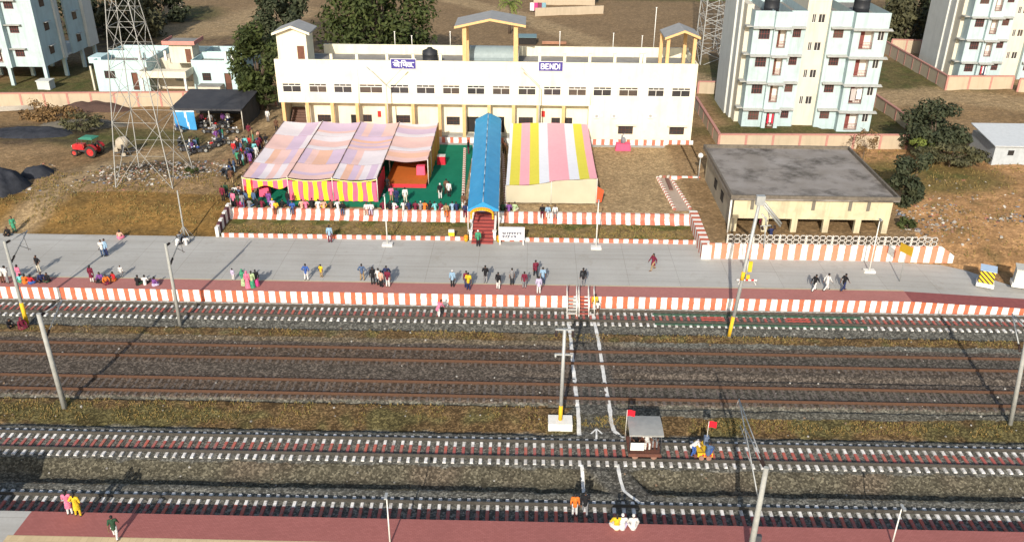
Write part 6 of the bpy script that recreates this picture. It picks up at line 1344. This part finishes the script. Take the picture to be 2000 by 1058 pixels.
def shoe_mesh(pose):
    J=skel(pose); o=MB()
    for s in (-1,1): a=J['a%d'%s]-V(0,0,.025); chain(o,[a+V(0,.03,0),toes(J,s,pose)+V(0,-.03,.005)],[.05,.044])
    return remesh(o,.016,'shoes_'+pose)
def pm(kind,pose,*a):
    k=(kind,pose)+a
    if k not in PD: PD[k]={'body':body_mesh,'shirt':shirt_mesh,'trousers':trouser_mesh,'skirt':skirt_mesh,'hair':hair_mesh,'veil':veil_mesh,'shoes':shoe_mesh}[kind](pose,*a); PD[k].materials.append(skin)
    return PD[k]
PC={'white':(.72,.71,.69),'black':(.016,.016,.019),'navy':(.025,.035,.11),'blue':(.05,.12,.40),'light blue':(.30,.46,.62),'maroon':(.18,.02,.045),'red':(.55,.03,.035),'pink':(.72,.20,.32),'yellow':(.75,.50,.03),'orange':(.72,.19,.03),'green':(.06,.30,.17),'pale green':(.45,.58,.32),'cyan':(.20,.58,.60),'grey':(.26,.26,.27),'brown':(.15,.075,.045),'purple':(.22,.08,.30),'khaki':(.36,.25,.13),'cream':(.66,.60,.48),'dark green':(.03,.075,.04),'denim':(.08,.13,.24),'lavender':(.55,.48,.66),'peach':(.72,.40,.30),'magenta':(.60,.06,.24)}
def cmat(c): return mat('cloth_'+c.replace(' ','_'),PC[c],tuple(x*.55 for x in PC[c]),sc=6,rough=.9,bump=.5)
def seto(o,m): o.material_slots[0].link='OBJECT'; o.material_slots[0].material=m
NP=[0]
def person(px,py,z,pose,hd,top,bot,where,sc=1.0,fem=0,cap_=None,group=None,at=None):
    if at is not None: P=Vector(at)
    elif z=='g': P=U(px,py,2.2); P=U(px,py,GH(P.x,P.y)); P.z=GH(P.x,P.y)
    else: P=U(px,py,z)
    o=bpy.data.objects.new('person',pm('body',pose)); C.objects.link(o); o.location=P; o.rotation_euler=(0,0,rad(hd)); s=sc*(1+.03*math.sin(NP[0]*1.7)); o.scale=(s,s,s); NP[0]+=1
    low='trousers'; upn='shirt'
    def ch(n,me,m): c=bpy.data.objects.new(n,me); C.objects.link(c); c.parent=o; seto(c,m); return c
    if fem:
        upn='top'; low='skirt'
        if pose in('gown','floor'): ch('skirt',pm('skirt',pose),cmat(bot))
        else: ch('trousers',pm('trousers',pose),cmat(bot)); low='trousers'
        ch('shirt',pm('shirt',pose,True,1 if pose!='gown' and pose!='floor' else 0),cmat(top))
        if fem==2: ch('veil',pm('veil',pose),cmat(top)); low='sari skirt'
        else: ch('hair',pm('hair',pose,True),hairm)
    else:
        ch('trousers',pm('trousers',pose),cmat(bot)); ch('shirt',pm('shirt',pose,NP[0]%3!=0),cmat(top)); c=ch('hair',pm('hair',pose),hairm if not cap_ else cmat(cap_))
        if cap_: c.name='cap'
    if pose!='gown': ch('shoes',pm('shoes',pose),black if NP[0]%3 else cmat('brown'))
    noun='child' if sc<.8 else 'person'
    tx=noun+' in '+ (top+' and '+bot+' clothes' if top!=bot else top+' clothes')
    lab=tx+', '+where
    if len(lab.split())>16: lab=noun+' in '+top+', '+where
    return tag(o,lab,'person',group or 'people around the station')
GZ='g'; P1=1.05
# --- far platform
G='people on the far platform'
for a in [
 (202,500,P1,'stand',20,'white','denim','left of the pair mid platform at far left'),(209,499,P1,'stand',-30,'light blue','navy','right of the pair mid platform at far left'),
 (77,531,P1,'hips',-20,'black','cream','standing with the long shadow near the left edge'),(40,549,P1,'stand',160,'pink','white','standing left of the orange seated people',1,1),
 (6,552,P1,'stand',180,'white','brown','first standing at the left edge behind the yellow footed mast'),(16,553,P1,'folded',150,'white','grey','second standing at the left edge'),
 (50,553,P1,'floor',180,'orange','orange','seated, next to the seated red one, left',1,1),(61,554,P1,'floor',170,'red','blue','seated between the orange one and the mast',1,1),(41,551,P1,'floor',200,'cyan','green','seated behind the mast at left',.9,1),
 (82,549,P1,'floor',30,'navy','black','seated left of two dark ones on the red paving'),(95,549,P1,'floor',-20,'black','dark green','seated right of two dark ones on the red paving'),
 (181,551,P1,'stand',170,'maroon','white','standing left of the seated orange group',1,1),(197,549,P1,'floor',0,'purple','black','seated close right of the standing maroon one',1,1),(208,553,P1,'floor',40,'orange','maroon','seated in front, middle of the orange group',1,1),(223,547,P1,'floor',-30,'red','orange','seated at the right of the orange group',1,1),(238,541,P1,'stand',10,'white','grey','right of the orange seated group',.68),
 (270,556,P1,'floor',170,'black','dark green','seated left of three by the platform edge'),(284,555,P1,'floor',190,'white','black','seated middle of three by the platform edge'),(302,558,P1,'floor',150,'purple','lavender','seated right of three by the platform edge',1,1),
 (235,466,P1,'floor',180,'peach','pink','seated alone at the back edge of the platform',1,1),(347,478,P1,'floor',150,'white','black','seated left of the utility pole foot'),(364,477,P1,'floor',200,'white','grey','seated right of the utility pole foot'),(352,472,P1,'squat',180,'grey','black','squatting at the utility pole foot'),
 (29,453,P1,'stand',30,'green','green','with dark hair at the far left platform corner',.95,1),(17,459,P1,'floor',0,'black','black','seated at the far left platform corner'),
 (456,547,P1,'stand',160,'lavender','white','left of the sari group',.72),(485,563,P1,'gown',170,'pink','pink','veiled, middle of the sari group',1,2),(476,558,P1,'gown',150,'green','pale green','veiled, left of the sari group',.95,2),(494,562,P1,'gown',190,'pale green','green','right of the pink veiled one in the sari group',1,1),(502,559,P1,'gown',200,'black','magenta','at the right end of the sari group',1,1),
 (645,473,P1,'stand',180,'light blue','maroon','standing alone at the kerb of the grass bank',1.05),(599,547,P1,'hips',170,'blue','white','left of the two children mid platform',.95),(628,541,P1,'stand',160,'yellow','khaki','right of the blue shirted one',.78),
 (708,547,P1,'hips',180,'denim','khaki','standing left of the close group of five',.98),(729,555,P1,'stand',200,'black','black','leftmost of the close group of five'),(740,557,P1,'folded',170,'white','black','tallest white shirt in the close group of five'),(745,560,P1,'stand',150,'peach','black','in front of the white shirt in the group of five'),(756,552,P1,'hips',190,'navy','denim','at the back of the close group of five'),(758,560,P1,'stand',170,'maroon','white','rightmost of the close group of five'),
 (884,560,P1,'stand',170,'light blue','black','in white cap left of the yellow one',1,0,'white'),(911,561,P1,'stand',190,'maroon','navy','directly behind the yellow shirted one'),(915,566,P1,'stand',170,'yellow','navy','nearest the platform edge, left of centre'),(948,552,P1,'folded',180,'black','grey','standing alone with jacket left of centre'),(973,564,P1,'stand',150,'black','white','nearest the platform edge below the notice board'),(1000,556,P1,'stand',200,'grey','black','below the notice board, second row'),
 (1024,562,P1,'stand',180,'maroon','grey','between the grey and the lavender ones',.92),(1046,541,P1,'walk',190,'maroon','black','walking at the back of the three right of centre'),(1060,554,P1,'stand',180,'light blue','denim','right of the lavender one'),(1052,573,P1,'stand',175,'lavender','white','at the platform edge right of centre'),
 (1138,559,P1,'stand',190,'black','grey','with a dark backpack above the portable steps',1.05),(1275,527,P1,'walk',-60,'maroon','khaki','walking alone on the empty right platform',1.02,1),
 (1589,568,P1,'walk',120,'black','white','leftmost of three walking at right'),(1613,567,P1,'walk',110,'white','white','middle of three walking at right'),(1646,568,P1,'walk',115,'black','navy','rightmost of three walking at right'),
 (934,481,P1,'stand',180,'green','black','in white cap at the foot of the red stairs',1.05,0,'white')]:
    person(*a,group=G)
o=MB(); q=U(1138,559,P1); o.ell((q.x-.1,q.y-.19,q.z+1.25),.17,.1,.24); solo('backpack',o,black,'dark backpack carried by the person above the portable steps','backpack',(q.x,q.y,q.z+1.2))
# --- tracks and near platform
G='people on the tracks and near platform'
for a in [(20,641,-.05,'squat',60,'black','black','squatting in the brown strip at the left edge'),(44,640,-.05,'floor',60,'maroon','maroon','veiled and seated beside the yellow footed mast',1.1,2),(857,618,.0,'bend',150,'pink','white','leaning while stepping over the painted track'),(1161,607,.0,'stand',180,'yellow','white','climbing down by the single handrail'),(1167,611,.0,'stand',180,'white','brown','in front of the handrail beside the yellow one',.7),
 (138,1003,P1,'folded',190,'pink','white','left of the two at the near platform edge',1,1),(154,1006,P1,'hips',170,'yellow','yellow','right of the two at the near platform edge',1,1),(227,1050,P1,'walk',200,'dark green','white','walking on the near platform',1),
 (1122,1006,.0,'stand',180,'orange','white','standing on the nearest track'),(1142,1003,.0,'walk',180,'black','grey','walking on the nearest track right of the orange one'),
 (1354,889,.02,'bend',80,'white','blue','stooping to push the small yellow trolley'),(1383,888,.56,'squat',150,'denim','blue','squatting on the small yellow trolley')]:
    person(*a,group=G)
for x,c,b,w,pz_ in ((1204,'yellow','white','left of three at the near platform edge','floor'),(1215,'white','lavender','middle of three at the near platform edge','floor'),(1236,'white','white','right of three at the near platform edge','floor')):
    person(x,1030,P1,pz_,180,c,b,'seated, '+w,1.1,0 if x>1210 else 1,'white' if x>1210 else None,group=G)
for x,y,c,b,w in ((1243,46.6,'black','black','seated under the trolley roof, left'),(1264,46.5,'white','white','seated under the trolley roof, middle'),(1279,46.7,'black','grey','seated under the trolley roof, right')):
    p=U(x,870,.9); person(0,0,0,'ledge',0,c,b,w,group=G,at=(p.x,y+.05,1.06))
# --- along the top of the striped retaining wall
G='people along the striped retaining wall'
WT=2.31
def wall(px,pose,c,b,w,hd=180,fem=0,cap_=None,py=None):
    q=PY(px,411,82.45); person(0,0,0,pose,hd,c,b,w,1,fem,cap_,G,at=(q.x,82.26 if pose=='ledge' else (82.75 if pose in('floor','squat') else 83.1),WT if pose in('ledge','floor','squat') else 2.27))
L=[(452,'stand','navy','black','first at the left end of the striped wall'),(461,'stand','black','maroon','second from the left end of the striped wall'),(471,'floor','magenta','maroon','seated near the left end, left of the red curtain'),(479,'stand','denim','black','fourth from the left end of the striped wall'),(487,'floor','grey','denim','seated under the red side curtain corner'),(495,'stand','denim','black','just right of the red side curtain'),(503,'floor','black','dark green','seated below the pink table'),(511,'floor','maroon','black','seated below and right of the pink table'),
 (524,'stand','purple','navy','behind the wall below the open tent bay'),(532,'floor','lavender','pink','in yellow cap, below the open tent bay'),(541,'ledge','yellow','brown','legs hanging, below the open tent bay'),(551,'floor','black','brown','dark, right of the yellow one below the tent'),(561,'stand','black','navy','at the first curtain pole of the pink tent'),(573,'ledge','blue','denim','legs hanging below the first curtain pole'),(589,'floor','peach','brown','seated at the left of the first striped curtain'),(597,'floor','pink','brown','in orange cap by the first striped curtain'),(609,'squat','black','black','large dark figure at the first striped curtain'),(621,'floor','white','peach','right of the large dark figure'),(632,'floor','peach','yellow','at the right part of the first striped curtain'),
 (646,'floor','brown','black','left end of the second striped curtain'),(659,'floor','white','black','below the pole between both striped curtains'),(671,'ledge','black','denim','legs hanging below the second striped curtain'),(717,'ledge','white','peach','legs hanging, with pale dress at second curtain'),(726,'ledge','white','lavender','legs hanging, right of the pale dressed one'),
 (748,'floor','maroon','black','at the right corner pole of the pink tent'),(761,'floor','black','black','left of the platform lamp post, on the wall'),(769,'floor','white','pink','just right of the platform lamp post'),(788,'floor','white','black','seated in white below the orange stage'),(798,'floor','navy','brown','right of the white one below the stage'),(811,'floor','maroon','black','dark red, below the stage centre'),(821,'floor','grey','brown','in white cap below the stage'),(829,'floor','orange','brown','orange, below the right side of the stage'),(839,'floor','black','brown','black, right of the orange one'),(849,'floor','cyan','brown','cyan, at the green carpet edge'),(860,'floor','maroon','white','maroon, at the green carpet edge'),(872,'ledge','khaki','orange','legs hanging over the wall in orange'),(883,'floor','light blue','black','light blue, left of two near the canopy'),(891,'floor','navy','black','navy, right of two near the canopy'),(905,'stand','brown','white','standing at the canopy kerb'),(909,'ledge','navy','maroon','legs hanging right beside the stairs'),
 (982,'floor','dark green','black','first right of the canopy on the wall'),(994,'floor','purple','black','second right of the canopy on the wall'),(1005,'floor','pale green','cream','third right of the canopy on the wall'),(1059,'ledge','black','maroon','legs hanging, left of three on the right wall'),(1070,'ledge','light blue','white','legs hanging, middle of three on the right wall'),(1084,'ledge','white','grey','legs hanging, right of three on the right wall')]
CP={532:'yellow',597:'orange',821:'white'}
for i,(px,ps,c,b,w) in enumerate(L): wall(px,ps,c,b,w,hd=0 if ps=='ledge' else 180+R.uniform(-30,30),fem=1 if px in(471,524,717,872) else 0,cap_=CP.get(px))
# --- left wall corner group, crowd by the tent, carpet and yard
G='people on the yard and carpet'
for a in [(461,392,GZ,'stand',200,'white','cream','tallest pale one by the red side curtain'),(470,390,GZ,'stand',170,'peach','black','beside the tallest pale one, by the red curtain'),(474,398,GZ,'stand',210,'black','grey','close to the red curtain, in front of the peach one'),(466,402,GZ,'folded',180,'white','black','in front of the tallest pale one'),(458,404,GZ,'stand',160,'pink','black','pink, at the wall corner group'),(447,408,GZ,'stand',170,'dark green','navy','leftmost of the wall corner group'),(475,406,GZ,'stand',190,'grey','denim','right in the wall corner group'),(440,414,GZ,'stand',180,'maroon','black','nearest the stepped end wall'),
 (453,358,GZ,'walk',200,'brown','khaki','walking alone between tower and pink tent'),(451,337,GZ,'stand',120,'black','denim','above the lone walker, by the motorcycles'),(459,336,GZ,'stand',100,'denim','light blue','right by the motorcycles left of the tent'),(466,322,GZ,'stand',170,'green','black','green, lower left of the tent crowd'),(471,324,GZ,'stand',170,'black','black','lower left of the tent crowd'),(458,302,GZ,'stand',180,'red','denim','leftmost of the tent crowd'),(465,301,GZ,'stand',160,'black','denim','second from left of the tent crowd'),(470,297,GZ,'stand',200,'peach','peach','third from left of the tent crowd',1,1),(481,292,GZ,'stand',180,'cyan','black','cyan, back row of the tent crowd'),(488,291,GZ,'stand',180,'red','black','red, back row of the tent crowd'),(482,302,GZ,'stand',150,'dark green','black','middle of the tent crowd'),(489,304,GZ,'stand',190,'black','grey','middle right of the tent crowd'),(486,311,GZ,'stand',170,'denim','white','front middle of the tent crowd'),(493,313,GZ,'stand',180,'navy','navy','front right of the tent crowd'),(499,304,GZ,'stand',180,'cyan','black','cyan, right of the tent crowd'),(502,311,GZ,'stand',200,'white','white','white, at the tent edge'),(490,322,GZ,'stand',170,'purple','maroon','lowest of the tent crowd at tent edge',1,1),(506,296,GZ,'stand',180,'maroon','black','maroon, upper right of the tent crowd'),(511,289,GZ,'stand',180,'black','maroon','dark, top of the tent crowd'),(521,288,GZ,'stand',180,'black','white','dark with white trousers, top right of the crowd'),(487,266,GZ,'stand',30,'maroon','brown','alone right of the bike shed'),(524,238,GZ,'stand',0,'white','grey','alone near the left end of the station'),(541,257,GZ,'stand',20,'brown','black','alone by the station corner column'),(387,291,GZ,'stand',200,'dark green','green','green skirt, beside the rubbish left of the shed',1,1),(396,244,GZ,'stand',0,'pink','black','pink, in the dark of the bike shed'),(413,246,GZ,'stand',10,'grey','black','grey, in the dark of the bike shed'),(437,243,GZ,'stand',-10,'purple','black','purple, in the dark of the bike shed'),(447,242,GZ,'stand',0,'white','brown','white, deep in the bike shed'),
 (860,388,2.28,'stand',200,'black','white','in white cap on the green carpet',1.05,0,'white'),(872,379,2.28,'stand',170,'brown','brown','left of two close together on the green carpet'),(877,384,2.28,'stand',160,'white','black','right of two close together on the green carpet',1.03),(765,392,2.28,'stand',180,'pink','khaki','at the left edge of the orange stage'),(775,397,2.28,'stand',170,'navy','navy','tall, right of the pink one before the stage'),(792,396,2.28,'stand',190,'white','cream','standing alone before the orange stage'),(757,374,2.28,'stand',180,'black','black','in shade at the left side of the stage'),(505,372,2.28,'stand',0,'black','black','in shade under the open bay of the tent'),(915,300,2.28,'stand',90,'black','maroon','standing at the far side of the canopy on the carpet'),
 (985,302,2.28,'stand',180,'brown','black','in shade between canopy and striped tent'),(1486,452,2.3,'stand',160,'maroon','brown','behind the ring fence at the open shed'),(1505,461,2.3,'squat',180,'navy','black','low behind the ring fence at the open shed')]:
    person(*a,group=G)

# more of the crowd between the bike shed and the pink tent
r6=random.Random(31); used=set(); cc=['white','black','navy','denim','light blue','maroon','red','grey','brown','purple','khaki','cream','dark green','green','peach']
zones=[((470,300),14,12,'in the dense crowd beside the back half of the pink tent'),((500,283),9,8,'in the upper crowd at the back corner of the pink tent'),((478,322),9,7,'in the lower crowd beside the pink tent edge'),((430,272),16,8,'on open ground between the bike shed and the parked pair'),((462,398),10,8,'in the packed corner group by the red side curtain'),((380,296),14,6,'by the rubbish and motorcycles near the lattice tower')]
for (cx_,cy0),rx,ry,wh in zones:
    for k in range(5):
        while True:
            a,b=r6.choice(cc),r6.choice(cc)
            if (a,b,wh) not in used: break
        used.add((a,b,wh)); person(cx_+r6.uniform(-rx,rx),cy0+r6.uniform(-ry,ry),GZ,r6.choice(('stand','folded','hips','stand')),r6.uniform(0,360),a,b,wh,r6.uniform(.92,1.04),group=G)
